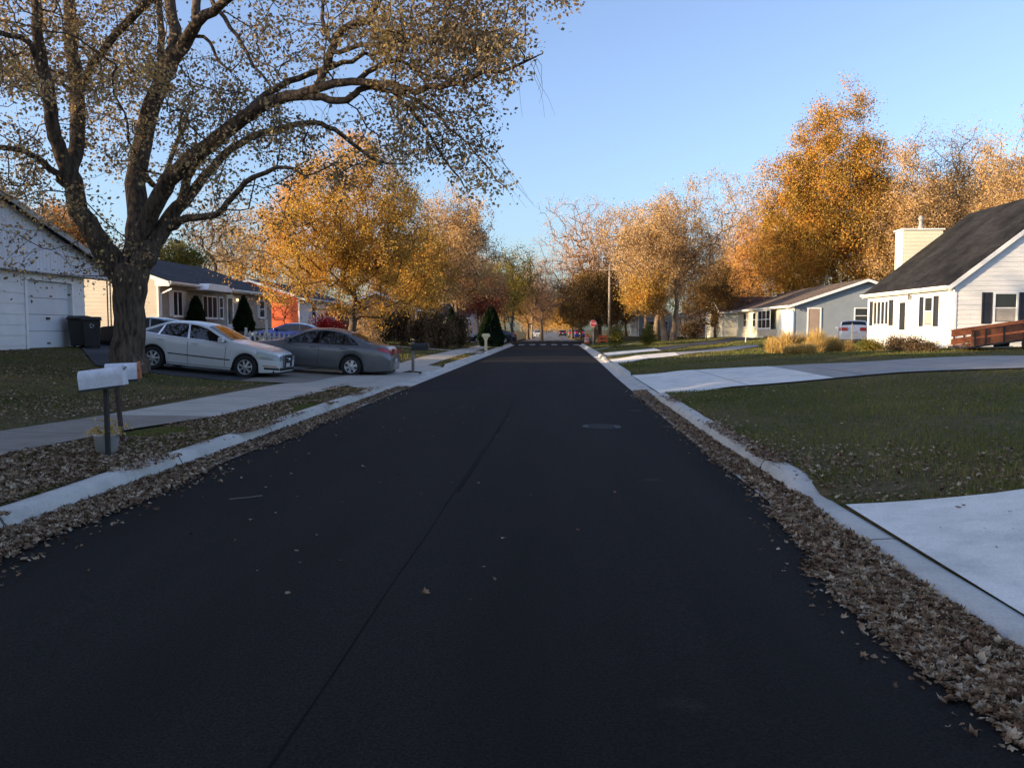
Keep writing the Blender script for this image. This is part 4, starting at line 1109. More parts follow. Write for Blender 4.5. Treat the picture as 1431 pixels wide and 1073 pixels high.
T('maple_tree', 'orange tree with open limbs behind the cream house', 1052, 98, 274, 52, 3.5, 'orange', trunk_r=.35, n_att=360, n_leaf=28000, leaf_s=.14, seed=27, spread=.6, lump=.4, shape='vase')
T('maple_tree', 'tan tree directly behind the flue of the white house', 1262, 78, 205, 52, 4, 'tan', trunk_r=.35, n_att=320, n_leaf=38000, leaf_s=.14, seed=28, spread=.6, lump=.5)
T('elm_tree', 'thin pinkish tree above the ridge of the white house', 1335, 86, 176, 56, 5, 'tan', trunk_r=.35, n_att=400, n_leaf=30000, leaf_s=.13, seed=29, spread=.7, lump=.45, r_tip=.018)
T('maple_tree', 'orange-tan tree behind the right end of the white house roof', 1412, 74, 215, 56, 4, 'tan', trunk_r=.35, n_att=320, n_leaf=38000, leaf_s=.13, seed=30, spread=.6, lump=.4)
T('elm_tree', 'thin pink tree cut by the right edge of the photo', 1452, 100, 152, 48, 6, 'pink', trunk_r=.35, n_att=260, n_leaf=12000, leaf_s=.18, seed=31, spread=.7, lump=.45)
# shrubs and evergreens
T('dogwood_shrub', 'pale pinkish twiggy shrub glowing by the trunk of the golden tree', 514, 41.5, 428, 22, .2, 'tan', trunk_r=.05, n_att=220, n_leaf=2600, leaf_s=.06, seed=40, spread=.12, multi=5, r_tip=.006, cat='shrub', bark='bark_pale')
T('burning_bush', 'bright red bush between blue car and golden tree', 458, 46, 433, 25, .2, 'red', trunk_r=.05, n_att=140, n_leaf=7000, leaf_s=.08, seed=41, spread=.16, multi=4, cat='shrub', r_tip=.006)
T('young_tree', 'small bare sapling in front of the orange wall', 397, 52, 405, 24, .9, 'rust', trunk_r=.05, n_att=90, n_leaf=500, leaf_s=.06, seed=42, spread=.15, r_tip=.008, cat='tree')

def conifer(label, x, y, h, r, seed, name='evergreen_shrub', n=16000, s=.10, leaf='ever', egg=.5, group=None, cat='shrub', z=None):
    rng = np.random.default_rng(seed); z0 = gz(x, y) if z is None else z
    t = thing(name, label, cat, (x, y, z0), group)
    MB().tube([(x, y, z0 - .05), (x, y, z0 + h * .8)], [.06, .02], 6).build('trunk', M['bark'], t)
    u = rng.random(n) ** .9; a = rng.uniform(0, 2 * pi, n)
    prof = np.where(u < .18, .75 + u * 1.4, (1 - (u - .18) / .82) ** egg)
    lump = 1 + .10 * np.sin(a * 5 + u * 9) + .08 * np.sin(a * 9 - u * 17)
    rr = r * prof * lump * rng.uniform(.72, 1.06, n) ** .5
    C = np.stack([rr * np.cos(a), rr * np.sin(a), h * u + .03], 1) + rng.normal(size=(n, 3)) * .03
    V, F, q = leaf_arrays(C, rng.uniform(.6, 1.3, n) * s, rng, width=.45)
    np_mesh('crown', V, F, LF[leaf], t, rnd=q)
    return t
def CF(label, px, Y, top, half, seed, z=None, **k):
    x = at(px, 400, Y)[0]; z0 = gz(x, Y) if z is None else z
    conifer(label, x, Y, at(px, top, Y)[2] - z0, half * Y / FPX, seed, z=z0, **k)
CF('dark rounded evergreen left of the ranch entrance', 273, 43.5, 416, 13, 50, z=1.45, egg=.55)
CF('dark pointed evergreen right of the ranch entrance', 340, 47, 415, 14, 51, z=1.45, egg=.8)
CF('broad dark evergreen behind the tan post mailbox', 686, 68, 430, 18, 52, egg=.6, s=.14)
CF('tall dark evergreen behind the left hedge', 630, 66, 432, 10, 53, egg=.7, s=.14)

def bush(label, px, Y, top, half, leaf, seed, n=5000, s=.07, z=None, group=None, name='garden_shrub', base=None):
    x = at(px, 400, Y)[0]; z0 = gz(x, Y) if z is None else z
    h = at(px, top, Y)[2] - z0; r = half * Y / FPX
    return tree(name, label, x, Y, h, r, .08, leaf, trunk_r=.04, n_att=60, n_leaf=n, leaf_s=s, seed=seed, spread=.09 + .05 * h, multi=4, r_tip=.005, cat='shrub', z=z0, group=group, lump=.5)
g = 'dark hedge shrubs behind the left sidewalk'
for i, (px, Y, top, half) in enumerate([(536, 60, 432, 14), (562, 60, 430, 15), (588, 58, 436, 15), (606, 57, 440, 12), (622, 57, 438, 11), (642, 60, 440, 10)]):
    bush(['brown-leaved hedge shrub at the left end of the hedge, by the twiggy shrub', 'second hedge shrub from the left end behind the black mailbox', 'hedge shrub directly above the black mailbox', 'narrow hedge shrub just right of the black mailbox', 'dark hedge shrub in front of the tall dark evergreen', 'hedge shrub at the right end by the white gabled house'][i], px, Y, top, half, 'shrub', 60 + i, 6000, .12, group=g)
bush('leafless brown shrub against the white front corner of the right house', 1258, 34.2, 468, 14, 'shrub', 70, 4200, .05)
bush('brown shrub under the shuttered front window of the white house', 1283, 33.0, 470, 14, 'shrub', 71, 4200, .05)
bush('small shrub at the corner below the gable of the white house', 1304, 32.6, 478, 9, 'shrub', 77, 2200, .05)
bush('green shrub left of the white house front steps', 1216, 36, 473, 16, 'green', 72, 4200, .05)
bush('small grey shrub by the trailer wheel', 1361, 31.5, 482, 8, 'shrub', 73, 2200, .05)
bush('young yellow-green yew on the far right lawn nearest the road', 862, 62, 458, 9, 'green', 74, 3500, .09, name='young_yew')
bush('young yellow-green yew below the pale-trunked trees', 907, 64, 452, 9, 'green', 75, 4500, .09, name='young_yew')
bush('dark brown shrub against the low wall between the far right houses', 968, 86, 450, 15, 'shrub', 76, 6000, .12)

# ornamental grass clump bed
def grass_clump(label, px, Y, h, r, seed, n=1500, mat='straw', group='golden ornamental grasses'):
    x = at(px, 400, Y)[0]; rng = np.random.default_rng(seed); z0 = gz(x, Y)
    a = rng.uniform(0, 2 * pi, n); r0 = rng.random(n) ** .6 * r * .55; le = rng.random(n) ** 1.2 * r * .9
    hh = h * rng.uniform(.3, 1.15, n) ** 1.3 * (1 - .45 * (le / (r * .9)) ** 2); a2 = a + rng.normal(size=n) * .5
    w_ = .007
    b = np.stack([r0 * np.cos(a), r0 * np.sin(a), np.zeros(n)], 1)
    md = b + np.stack([le * .35 * np.cos(a2), le * .35 * np.sin(a2), hh * .7], 1)
    tp = b + np.stack([le * np.cos(a2), le * np.sin(a2), hh], 1)
    p = np.stack([-np.sin(a2), np.cos(a2), np.zeros(n)], 1) * w_
    q_ = rng.uniform(0, pi, n); p = np.stack([np.cos(q_), np.sin(q_), np.zeros(n)], 1) * w_
    V = np.stack([b - p, b + p, md + p, md - p, tp], 1).reshape(-1, 3)
    i = np.arange(n)[:, None] * 5
    F = np.concatenate([i + np.array([0, 1, 2]), i + np.array([0, 2, 3]), i + np.array([3, 2, 4])], 0)
    o = np_mesh('ornamental_grass', V, F, LF[mat], rnd=np.repeat(rng.random(n), 5))
    o.location = (x, Y, z0 - .02); setp(o, label, 'ornamental grass', group)
for i, (px, Y, h, r) in enumerate([(1084, 37.5, .75, .5), (1103, 36.6, 1.0, .5), (1124, 37, .85, .5), (1143, 36.2, 1.0, .55), (1163, 37, .7, .5), (1184, 36.5, .5, .45), (1130, 34.5, .5, .5), (1108, 34.8, .42, .45)]):
    grass_clump(['golden grass clump at the left end of the bed, below the white garage-side wall', 'second golden grass clump from the left in the bed, rear row', 'tall golden grass clump in the middle of the rear row', 'golden grass clump in front of the tan door', 'lower golden grass clump left of the white SUV', 'lowest golden grass clump directly below the white SUV', 'straw-coloured clump in the front row, right one', 'straw-coloured clump in the front row, left one'][i], px, Y, h, r, 80 + i)

# ---- tree rows farther down the street: a few kinds, copied
protos = []
for i, (leaf, h, r, nl, shp, bk) in enumerate([('tan', 13, 4.6, 12000, 'oval', 'bark'), ('orange', 12, 4.4, 14000, 'oval', 'bark'), ('pink', 14, 4.8, 6000, 'vase', 'bark_pale'), ('gold', 12, 4.0, 15000, 'oval', 'bark'), ('dark', 11, 4.2, 13000, 'oval', 'bark')]):
    protos.append((leaf, h, r, nl, shp, bk, i))
G = 'street trees farther down the road'
kind_txt = {'tan': 'tan-leaved', 'orange': 'orange', 'pink': 'rosy half-bare', 'gold': 'golden', 'dark': 'dark brown'}
far = [  # px, Y, top px, kind, place text
 (757, 118, 352, 2, 'left of the road just past the cross street'), (738, 128, 372, 0, 'left, second past the cross street'), (742, 150, 392, 1, 'left, third past the cross street'),
 (752, 185, 402, 3, 'left, fourth past the cross street'), (757, 230, 416, 1, 'left, near the road end'), (763, 300, 424, 3, 'left, at the very road end'),
 (800, 132, 385, 4, 'right, just past the cross street'), (796, 160, 398, 3, 'right, second past the cross street'), (790, 200, 414, 1, 'right, third past the cross street'),
 (784, 250, 424, 3, 'right, fourth past the cross street'), (779, 320, 432, 1, 'right, at the very road end'), (771, 420, 431, 3, 'closing the view where the road vanishes'), (766, 430, 428, 1, 'closing the view, just left of where the road vanishes'),
 (705, 120, 368, 3, 'behind the leaning olive tree'), (675, 112, 352, 0, 'behind the rusty red tree'), (650, 120, 345, 2, 'behind the hedge, left side'), (610, 105, 330, 0, 'behind the tall tan-orange tree'),
 (560, 95, 325, 1, 'behind the right half of the dense golden tree'), (420, 100, 330, 0, 'behind the left half of the dense golden tree'), (210, 100, 345, 1, 'behind the maple trunk'), (160, 90, 335, 0, 'between garage roof and maple trunk'),
 (-30, 70, 240, 1, 'beyond the left edge over the garage'), (875, 120, 372, 0, 'behind the utility pole'), (985, 110, 330, 0, 'behind the cream gable, left of it'), (1018, 120, 342, 3, 'behind the cream gable roof'),
 (1000, 92, 372, 4, 'dark one tucked beside the cream gable'), (1090, 120, 300, 1, 'between the open orange tree and the tall oak'), (1225, 105, 262, 3, 'right of the tall oak'), (1295, 110, 235, 0, 'behind the white house chimney'),
 (1370, 115, 225, 3, 'far behind the white house roof'), (1500, 80, 190, 0, 'outside the right edge'), (855, 112, 400, 4, 'right, behind the stop sign'), (812, 122, 408, 4, 'right, in the dark row behind the stop sign')]
made = {}
for px, Y, top, k, place in far:
    leaf, h, r, nl, shp, bk, i = protos[k]
    x = at(px, 400, Y)[0]; z0 = gz(x, Y) - .05
    hh = at(px, top, Y)[2] - z0
    lab = kind_txt[leaf] + ' street tree ' + place
    if k not in made:
        t = tree('street_tree', lab, x, Y, h, r, 2.2 if k != 2 else 3, leaf, trunk_r=.26, n_att=240 if k != 2 else 360, n_leaf=int(nl * 1.8), leaf_s=.15, seed=100 + k, spread=.6, lump=.45, shape=shp, bark=bk, group=G, r_tip=.02)
        made[k] = t; t.scale = (hh / h, hh / h, hh / h)
    else:
        s = hh / h
        copy_thing(made[k], (x, Y, z0), (px * 37 % 628) / 100, (s, s, s), lab, G)
# unseen trees added left of the frame to dapple lawns and road with shade
G2 = 'added shade trees beyond the left edge of the view'
for x, y, k, s, p in [(-25, 1, 0, 1.0, 'nearest the camera'), (-30, 9, 1, 1.05, 'behind the garage house'), (-22, -14, 3, .95, 'behind the camera'), (-34, -22, 0, 1.1, 'far behind the camera'), (-40, -4, 1, 1.1, 'in a back yard'), (-13, -12, 2, .9, 'near the sidewalk behind the camera'), (-50, -30, 0, 1.2, 'farthest back'), (-52, 4, 2, .9, 'in the next block')]:
    copy_thing(made[k], (x, y, gz(x, y) - .05), x * 1.3, (s, s, s), kind_txt[protos[k][0]] + ' tree added out of view on the left for shade, ' + p, G2)

# ------------------------------------------------------------------ houses
def WP(axis, c, sgn, a, z, out):
    return (c + sgn * out, a, z) if axis == 'x' else (a, c + sgn * out, z)

def lap_wall(axis, c, sgn, a0, a1, z0, top, step=.19, lap=.016):
    """horizontal clapboards as real courses; top(a)->z of the wall head (piecewise linear)"""
    m = MB()
    zmax = max(top(a) for a in np.linspace(a0, a1, 41))
    def span(z):
        aa = np.linspace(a0, a1, 241); ok = aa[np.array([top(a) for a in aa]) >= z - 1e-4]
        return (ok[0], ok[-1]) if len(ok) > 1 else None
    z = z0
    while z < zmax - .01:
        z2 = min(z + step, zmax)
        s1, s2 = span(z), span(z2)
        if s1 is None: break
        if s2 is None: s2 = ((s1[0] + s1[1]) / 2,) * 2
        m.add([WP(axis, c, sgn, s1[0], z, lap), WP(axis, c, sgn, s1[1], z, lap), WP(axis, c, sgn, s2[1], z2, 0), WP(axis, c, sgn, s2[0], z2, 0)], [(0, 1, 2, 3)])
        m.add([WP(axis, c, sgn, s1[0], z, 0), WP(axis, c, sgn, s1[1], z, 0), WP(axis, c, sgn, s1[1], z, lap), WP(axis, c, sgn, s1[0], z, lap)], [(0, 1, 2, 3)])
        z = z2
    return m

def wbox(m, axis, c, sgn, a0, a1, z0, z1, o0, o1):
    p = WP(axis, c, sgn, a0, z0, o0); q = WP(axis, c, sgn, a1, z1, o1)
    return m.box(p[0], q[0], p[1], q[1], p[2], q[2])

def window(root, axis, c, sgn, a0, a1, z0, z1, shutters=None, rail=True, mull=0, frame='trim', sw=.42, pane='pane', blind=False):
    t = .07; m = MB()
    for b in [(a0, a1, z1 - t, z1), (a0, a1, z0, z0 + t), (a0, a0 + t, z0 + t, z1 - t), (a1 - t, a1, z0 + t, z1 - t)]:
        wbox(m, axis, c, sgn, *b, .0, .055)
    wbox(m, axis, c, sgn, a0 - .04, a1 + .04, z0 - .05, z0, .0, .085)
    if rail: wbox(m, axis, c, sgn, a0 + t, a1 - t, (z0 + z1) / 2 - .025, (z0 + z1) / 2 + .025, .012, .045)
    for k in range(mull):
        a = a0 + (a1 - a0) * (k + 1) / (mull + 1); wbox(m, axis, c, sgn, a - .035, a + .035, z0 + t, z1 - t, .012, .05)
    w_ = m.build('window', M[frame], root)
    g_ = MB(); wbox(g_, axis, c, sgn, a0 + t, a1 - t, z0 + t, z1 - t, .019, .026); g_.build('pane', M[pane], w_)
    if blind:
        g_ = MB(); wbox(g_, axis, c, sgn, a0 + t, a1 - t, z0 + t + .03, (z0 + z1) / 2 - .03, .0265, .032); g_.build('blind', M['blind'], w_)
    if shutters:
        for s in (0, 1):
            m = MB(); b0 = a0 - .05 - sw if s == 0 else a1 + .05; b1 = b0 + sw
            wbox(m, axis, c, sgn, b0, b0 + .05, z0, z1, .015, .05); wbox(m, axis, c, sgn, b1 - .05, b1, z0, z1, .015, .05)
            n = 18
            for k in range(n):
                za = z0 + (z1 - z0) * k / n; zb = z0 + (z1 - z0) * (k + .8) / n
                m.add([WP(axis, c, sgn, b0 + .05, za, .042), WP(axis, c, sgn, b1 - .05, za, .042), WP(axis, c, sgn, b1 - .05, zb, .02), WP(axis, c, sgn, b0 + .05, zb, .02)], [(0, 1, 2, 3)])
            wbox(m, axis, c, sgn, b0 + .05, b1 - .05, z0, z1, .004, .016)
            m.build('shutter', M[shutters], w_)
    return w_

def door(root, axis, c, sgn, a0, a1, z0, z1, mat='door_white', glass=None, panels=True, hand=1):
    m = MB(); wbox(m, axis, c, sgn, a0, a1, z0, z1, .005, .035)
    if panels:
        for k in range(3):
            za = z0 + .12 + (z1 - z0 - .2) * k / 3; zb = za + (z1 - z0 - .2) / 3 - .12
            wbox(m, axis, c, sgn, a0 + .12, a1 - .12, za, zb, .03, .046)
    d = m.build('door', M[mat], root)
    f = MB()
    for b in [(a0 - .09, a0, z0, z1 + .09), (a1, a1 + .09, z0, z1 + .09), (a0, a1, z1, z1 + .09)]: wbox(f, axis, c, sgn, *b, .0, .06)
    f.build('door_frame', M['trim'], d)
    if glass:
        g_ = MB(); wbox(g_, axis, c, sgn, a0 + .13, a1 - .13, z0 + (z1 - z0) * glass, z1 - .15, .047, .055); g_.build('pane', M['pane'], d)
    h = MB(); ah = a1 - .08 if hand > 0 else a0 + .08
    h.lathe([(.0, -.03), (.028, -.02), (.03, .01), (.0, .02)], WP(axis, c, sgn, ah, z0 + 1.0, .075), 8); h.build('handle', M['chrome'], d)
    return d

def garage_door(root, axis, c, sgn, a0, a1, z0, z1, mat='door_white', rec=-.1):
    m = MB(); n = 4
    for k in range(n):
        za = z0 + (z1 - z0) * k / n; zb = z0 + (z1 - z0) * (k + 1) / n - .015
        wbox(m, axis, c, sgn, a0, a1, za, zb, rec - .04, rec)
    d = m.build('garage_door', M[mat], root)
    h = MB(); wbox(h, axis, c, sgn, (a0 + a1) / 2 - .08, (a0 + a1) / 2 + .08, z0 + .95, z0 + 1.03, rec, rec + .05); wbox(h, axis, c, sgn, (a0 + a1) / 2 - .06, (a0 + a1) / 2 + .06, z0 + .12, z0 + .17, rec, rec + .04)
    h.build('handle', M['steel'], d)
    return d

SHC = {}
def roof_mat(key, axis):
    k = key + axis
    if k not in SHC:
        m = M[key].copy(); m.name = key + '_' + axis
        nt = m.node_tree; tc = [n for n in nt.nodes if n.type == 'TEX_COORD'][0]; br = [n for n in nt.nodes if n.type == 'TEX_BRICK'][0]
        if axis == 'y':
            sp = N(nt, 'ShaderNodeSeparateXYZ'); cb = N(nt, 'ShaderNodeCombineXYZ')
            nt.links.new(tc.outputs['Object'], sp.inputs[0]); nt.links.new(sp.outputs[1], cb.inputs[0]); nt.links.new(sp.outputs[0], cb.inputs[1])
            nt.links.new(cb.outputs[0], br.inputs['Vector'])
        else: nt.links.new(tc.outputs['Object'], br.inputs['Vector'])
        SHC[k] = m
    return SHC[k]

def house(name, label, x0, x1, y0, y1, z0, eave, ridge, axis, walls, roofm, trim='trim', ov=.4, gov=.3, group=None, foot=True, rm=None, skip=()):
    """gabled house; axis = direction the ridge runs. walls: dict side -> material"""
    t = thing(name, label, 'house', ((x0 + x1) / 2, (y0 + y1) / 2, z0), group)
    if axis == 'y':
        mid = rm if rm is not None else (x0 + x1) / 2
        gtop = lambda a: float(np.interp(a, [x0, mid, x1], [eave, ridge, eave])); flat = lambda a: eave
        tops = {'x-': flat, 'x+': flat, 'y-': gtop, 'y+': gtop}; lo, hi = x0, x1
    else:
        mid = rm if rm is not None else (y0 + y1) / 2
        gtop = lambda a: float(np.interp(a, [y0, mid, y1], [eave, ridge, eave])); flat = lambda a: eave
        tops = {'y-': flat, 'y+': flat, 'x-': gtop, 'x+': gtop}; lo, hi = y0, y1
    for side, mk in walls.items():
        if side[0] == 'x': ax, c, sg, a, b = 'x', (x0 if side == 'x-' else x1), (-1 if side == 'x-' else 1), y0, y1
        else: ax, c, sg, a, b = 'y', (y0 if side == 'y-' else y1), (-1 if side == 'y-' else 1), x0, x1
        lap_wall(ax, c, sg, a, b, z0 - .3, tops[side]).build('wall', M[mk], t)
        for e in (a, b):
            m = MB(); wbox(m, ax, c, sg, e - (.09 if e == b else -.0), e + (.09 if e == a else .0), z0 - .2, eave - .02, .0, .03)
            m.build('corner_board', M[trim], t)
    s1 = (ridge - eave) / (mid - lo); s2 = (ridge - eave) / (hi - mid); th = .13
    f0, f1 = (y0, y1) if axis == 'y' else (x0, x1)
    fn = (lambda a, b, d: (a, d, b)) if axis == 'y' else (lambda a, b, d: (d, a, b))
    m = MB()
    L = [(lo - ov, eave - s1 * ov), (mid, ridge), (mid, ridge + th * 1.1), (lo - ov, eave - s1 * ov + th)]
    Rr = [(mid, ridge), (hi + ov, eave - s2 * ov), (hi + ov, eave - s2 * ov + th), (mid, ridge + th * 1.1)]
    m.prism([(a, b + .012) for a, b in L], fn, f0 - gov, f1 + gov); m.prism([(a + (.001 if i in (0, 3) else 0), b + .012) for i, (a, b) in enumerate(Rr)], fn, f0 - gov, f1 + gov)
    rf = m.build('roof', roof_mat(roofm, axis), t)
    for d0, d1 in ((f0 - gov - .03, f0 - gov - .002), (f1 + gov + .002, f1 + gov + .03)):
        m = MB(); m.prism([(lo - ov, eave - s1 * ov - .09), (mid, ridge - .09), (mid, ridge + th - .02), (lo - ov, eave - s1 * ov + th - .02)], fn, d0, d1)
        m.prism([(mid, ridge - .09), (hi + ov, eave - s2 * ov - .09), (hi + ov, eave - s2 * ov + th - .02), (mid, ridge + th - .02)], fn, d0, d1)
        m.build('fascia', M[trim], t)
    # gutters and soffits along the eaves
    for e, s, sg in ((lo - ov, s1, -1), (hi + ov, s2, 1)):
        zz = eave - s * ov
        m = MB(); m.prism([(e + sg * .002, zz + .0), (e + sg * .11, zz + .02), (e + sg * .12, zz + .12), (e + sg * .002, zz + .12)], fn, f0 - gov, f1 + gov)
        w0 = lo if sg < 0 else hi
        m.prism([(e, zz - .03), (w0 + sg * .02, zz - .03), (w0 + sg * .02, zz - .005), (e, zz - .005)], fn, f0, f1)
        m.build('gutter', M[trim], t)
    return t

def lantern(root, axis, c, sgn, a, z, glow=False):
    m = MB(); p = WP(axis, c, sgn, a, z, .12)
    m.lathe([(.0, .16), (.075, .10), (.02, .09)], p, 8); m.lathe([(.03, -.10), (.05, -.09), (.0, -.12)], p, 8)
    for k in range(4):
        q = (p[0] + .05 * cos(k * pi / 2 + .78), p[1] + .05 * sin(k * pi / 2 + .78), p[2]); m.bar((q[0], q[1], q[2] - .09), (q[0], q[1], q[2] + .1), .012)
    wbox(m, axis, c, sgn, a - .04, a + .04, z - .06, z + .06, 0, .02); m.bar(WP(axis, c, sgn, a, z + .02, .01), WP(axis, c, sgn, a, z + .14, .12), .02)
    l = m.build('wall_lamp', M['black'], root)
    g_ = MB(); g_.lathe([(.0, -.07), (.035, -.06), (.038, .06), (.0, .08)], p, 8); g_.build('lamp_glass', M['lamp_glow' if glow else 'lamp_clear'], l)

# -- white garage house on the left
gx = -17.2
t = thing('garage_house', 'white house with low gable over a single garage door at the left edge', 'house', (gx - 5, 23, .9))
lap_wall('x', gx, 1, 15.2, 26.15, .7, lambda a: 3.47, step=.34, lap=.02).build('wall', M['siding_white'], t)
lap_wall('x', gx, 1, 28.85, 29.6, .7, lambda a: 3.47, step=.34, lap=.02).build('wall', M['siding_white'], t)
lap_wall('x', gx, 1, 26.15, 28.85, 3.3, lambda a: 3.47, step=.34, lap=.02).build('wall', M['siding_white'], t)
lap_wall('y', 15.2, -1, gx - 11, gx, .7, lambda a: 3.6, step=.34).build('wall', M['siding_white'], t)
lap_wall('y', 29.6, 1, gx - 11, gx, .7, lambda a: 3.6, step=.34).build('wall', M['siding_tan'], t)
lap_wall('x', gx - 11, -1, 15.2, 29.6, .7, lambda a: float(np.interp(a, [14.2, 23, 31.5], [3.6, 6.1, 3.6])), step=.34).build('wall', M['siding_white'], t)
garage_door(t, 'x', gx, 1, 26.25, 28.75, .95, 3.2)
m = MB()
for b in [(26.13, 26.25, .9, 3.3), (28.75, 28.87, .9, 3.3), (26.25, 28.75, 3.2, 3.3)]: wbox(m, 'x', gx, 1, *b, -.12, .05)
m.build('door_frame', M['trim'], t)
m = MB(); yy = np.arange(14.3, 31.5, .2)
for y_ in yy:
    y2 = min(y_ + .188, 31.45); tp = lambda a: float(np.interp(a, [14.0, 22.8, 31.6], [3.52, 6.1, 3.52]))
    m.prism([(y_, 3.46), (y2, 3.46), (y2, tp(y2)), (y_, tp(y_))], lambda a, b, d: (d, a, b), gx + .30, gx + .33)
m.build('gable_boards', M['board_white'], t)
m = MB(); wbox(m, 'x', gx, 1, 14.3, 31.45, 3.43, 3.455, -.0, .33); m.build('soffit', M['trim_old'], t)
m = MB()
for (a, b) in (((14.0, 3.52), (22.8, 6.12)), ((22.8, 6.12), (31.6, 3.52))):
    m.prism([a, b, (b[0], b[1] + .1), (a[0], a[1] + .1)], lambda p, q, d: (d, p, q + .012), gx - 11.3, gx + .62)
m.build('roof', roof_mat('roof_dark', 'x'), t)
m = MB()
for (a, b) in (((14.0, 3.52), (22.8, 6.12)), ((22.8, 6.12), (31.6, 3.52))):
    m.prism([(a[0], a[1] - .10), (b[0], b[1] - .10), (b[0], b[1] + .09), (a[0], a[1] + .09)], lambda p, q, d: (d, p, q + .012), gx + .622, gx + .66)
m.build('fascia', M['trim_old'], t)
for dy in (0, .22):
    MB().bar((gx + .1, 31.0 + dy, gz(gx, 31)), (gx + .1, 31.0 + dy, 3.44), .035).build('porch_post', M['steel'], t)

# -- tan ranch house
rx = -19.7
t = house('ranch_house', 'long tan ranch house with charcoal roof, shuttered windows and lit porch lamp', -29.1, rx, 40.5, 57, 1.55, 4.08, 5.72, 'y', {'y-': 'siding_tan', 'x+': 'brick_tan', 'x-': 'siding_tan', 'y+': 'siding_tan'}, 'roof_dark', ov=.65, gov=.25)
window(t, 'x', rx, 1, 41.95, 43.1, 2.25, 3.6, 'shutter_w', rail=False, mull=1, sw=.36)
window(t, 'x', rx, 1, 45.6, 47.6, 2.2, 3.5, None, rail=False, mull=2)
window(t, 'x', rx, 1, 47.9, 48.5, 2.2, 3.5, None, rail=True)
door(t, 'x', rx, 1, 49.1, 50.0, 1.6, 3.6, glass=.15)
lantern(t, 'x', rx, 1, 50.55, 3.4, glow=True)
window(t, 'x', rx, 1, 51.4, 52.2, 2.3, 3.5, None)
window(t, 'x', rx, 1, 54.6, 55.6, 2.35, 3.55, 'shutter_w', sw=.34)
m = MB()   # small hood over the first bay
m.prism([(43.6, 3.70), (47.2, 3.70), (46.6, 4.06), (44.1, 4.06)], lambda a, b, d: (d, a, b), rx + .0, rx + 1.15)
m.build('porch_hood', M['trim'], t)
m = MB()
m.bar((rx + .7, 40.45, 3.6), (rx + .06, 40.6, 3.35), .06); m.bar((rx + .06, 40.6, 3.35), (rx + .06, 40.6, 1.6), .07); m.build('downspout', M['trim'], t)
m = MB(); m.prism([(-19.0, 3.72), (-19.75, 3.72), (-19.75, 4.02), (-19.0, 3.86)], lambda a, b, d: (a, d, b), 40.2, 40.24); m.build('eave_return', M['trim'], t)

# -- orange house
t = house('orange_house', 'bright orange house wall with white sloping roof trim behind the ranch', -28, -20.1, 64.8, 78, 1.9, 4.15, 5.45, 'y', {'y-': 'wall_orange', 'x+': 'siding_white', 'x-': 'wall_orange', 'y+': 'wall_orange'}, 'roof_dark', ov=.6, gov=.45)
window(t, 'x', -20.1, 1, 68, 69.2, 2.5, 3.7)
door(t, 'x', -20.1, 1, 71.5, 72.4, 1.9, 3.8)

# -- left side, farther
def far_house(label, x0, x1, y0, y1, z0, hh, rise, axis, wm, rfm, face, wins, side_wins=()):
    t = house('house', label, x0, x1, y0, y1, z0, z0 + hh, z0 + hh + rise, axis, {'x-': wm, 'x+': wm, 'y-': wm, 'y+': wm}, rfm, ov=.5)
    for a, b in wins:
        c = x1 if face == 'x+' else x0; window(t, 'x', c, 1 if face == 'x+' else -1, a, b, z0 + 1.0, z0 + 2.2)
    for a, b in side_wins: window(t, 'y', y0, -1, a, b, z0 + 1.0, z0 + 2.2)
    return t
far_house('brown house half hidden by the golden tree and hedge, left side', -20, -12.6, 76, 90, 1.0, 2.5, 1.5, 'y', 'wall_brown', 'roof_brown', 'x+', [(78, 79.4), (84, 85.5)], [(-15.5, -14)])
t = far_house('white house with bright gable end above the left hedge', -17.5, -9.9, 96, 108, .3, 2.7, 1.6, 'x', 'siding_white', 'roof_dark', 'x+', [(98, 99.5), (103, 104.5)], [(-16.4, -15), (-12.6, -11.2)])

# -- right side: white cape with steep roof
wx = 16.1
t = house('cape_house', 'white clapboard cape house with steep charcoal roof and black shutters', wx, 25.9, 34, 43, .76, 3.42, 7.25, 'y', {'y-': 'siding_white', 'x-': 'siding_white', 'x+': 'siding_white', 'y+': 'siding_white'}, 'roof_black', ov=.28, gov=.12)
window(t, 'y', 34, -1, 17.62, 18.58, 1.80, 3.05, 'shutter', sw=.40, blind=True)
window(t, 'y', 34, -1, 22.6, 23.6, 1.80, 3.05, 'shutter', sw=.40)
window(t, 'y', 34, -1, 20.5, 21.4, 4.7, 5.8, None)
window(t, 'x', wx, -1, 40.35, 42.25, 1.76, 2.98, 'shutter', rail=False, mull=3, sw=.42)
window(t, 'x', wx, -1, 35.75, 36.6, 1.70, 2.98, 'shutter', sw=.40, blind=True)
door(t, 'x', wx, -1, 38.35, 39.2, .95, 2.95, glass=.3)
lantern(t, 'x', wx, -1, 37.95, 2.98)
m = MB(); m.bar((wx - .30, 34.06, 3.3), (wx - .05, 34.1, 3.05), .07); m.bar((wx - .05, 34.1, 3.05), (wx - .05, 34.1, .95), .08); m.bar((wx - .05, 34.1, .95), (wx - .45, 34.1, .85), .08); m.build('downspout', M['trim'], t)
for vy, vx in ():
    m = MB(); zr = 3.42 + (vx - wx) * (7.25 - 3.42) / 4.9; m.lathe([(.05, -.1), (.05, .38), (.0, .38)], (vx, vy, zr + .1), 8); m.build('vent_pipe', M['galv'], t)
m = MB(); m.box(wx - 1.0, wx - .03, 38.1, 39.5, .55, .93); m.build('step', M['kerb'], t)
m = MB(); wbox(m, 'y', 34, -1, wx, 25.9, .45, .74, -.03, .026); wbox(m, 'x', wx, -1, 34, 43, .45, .74, -.03, .026); m.build('foundation', M['kerb'], t)
c = MB()
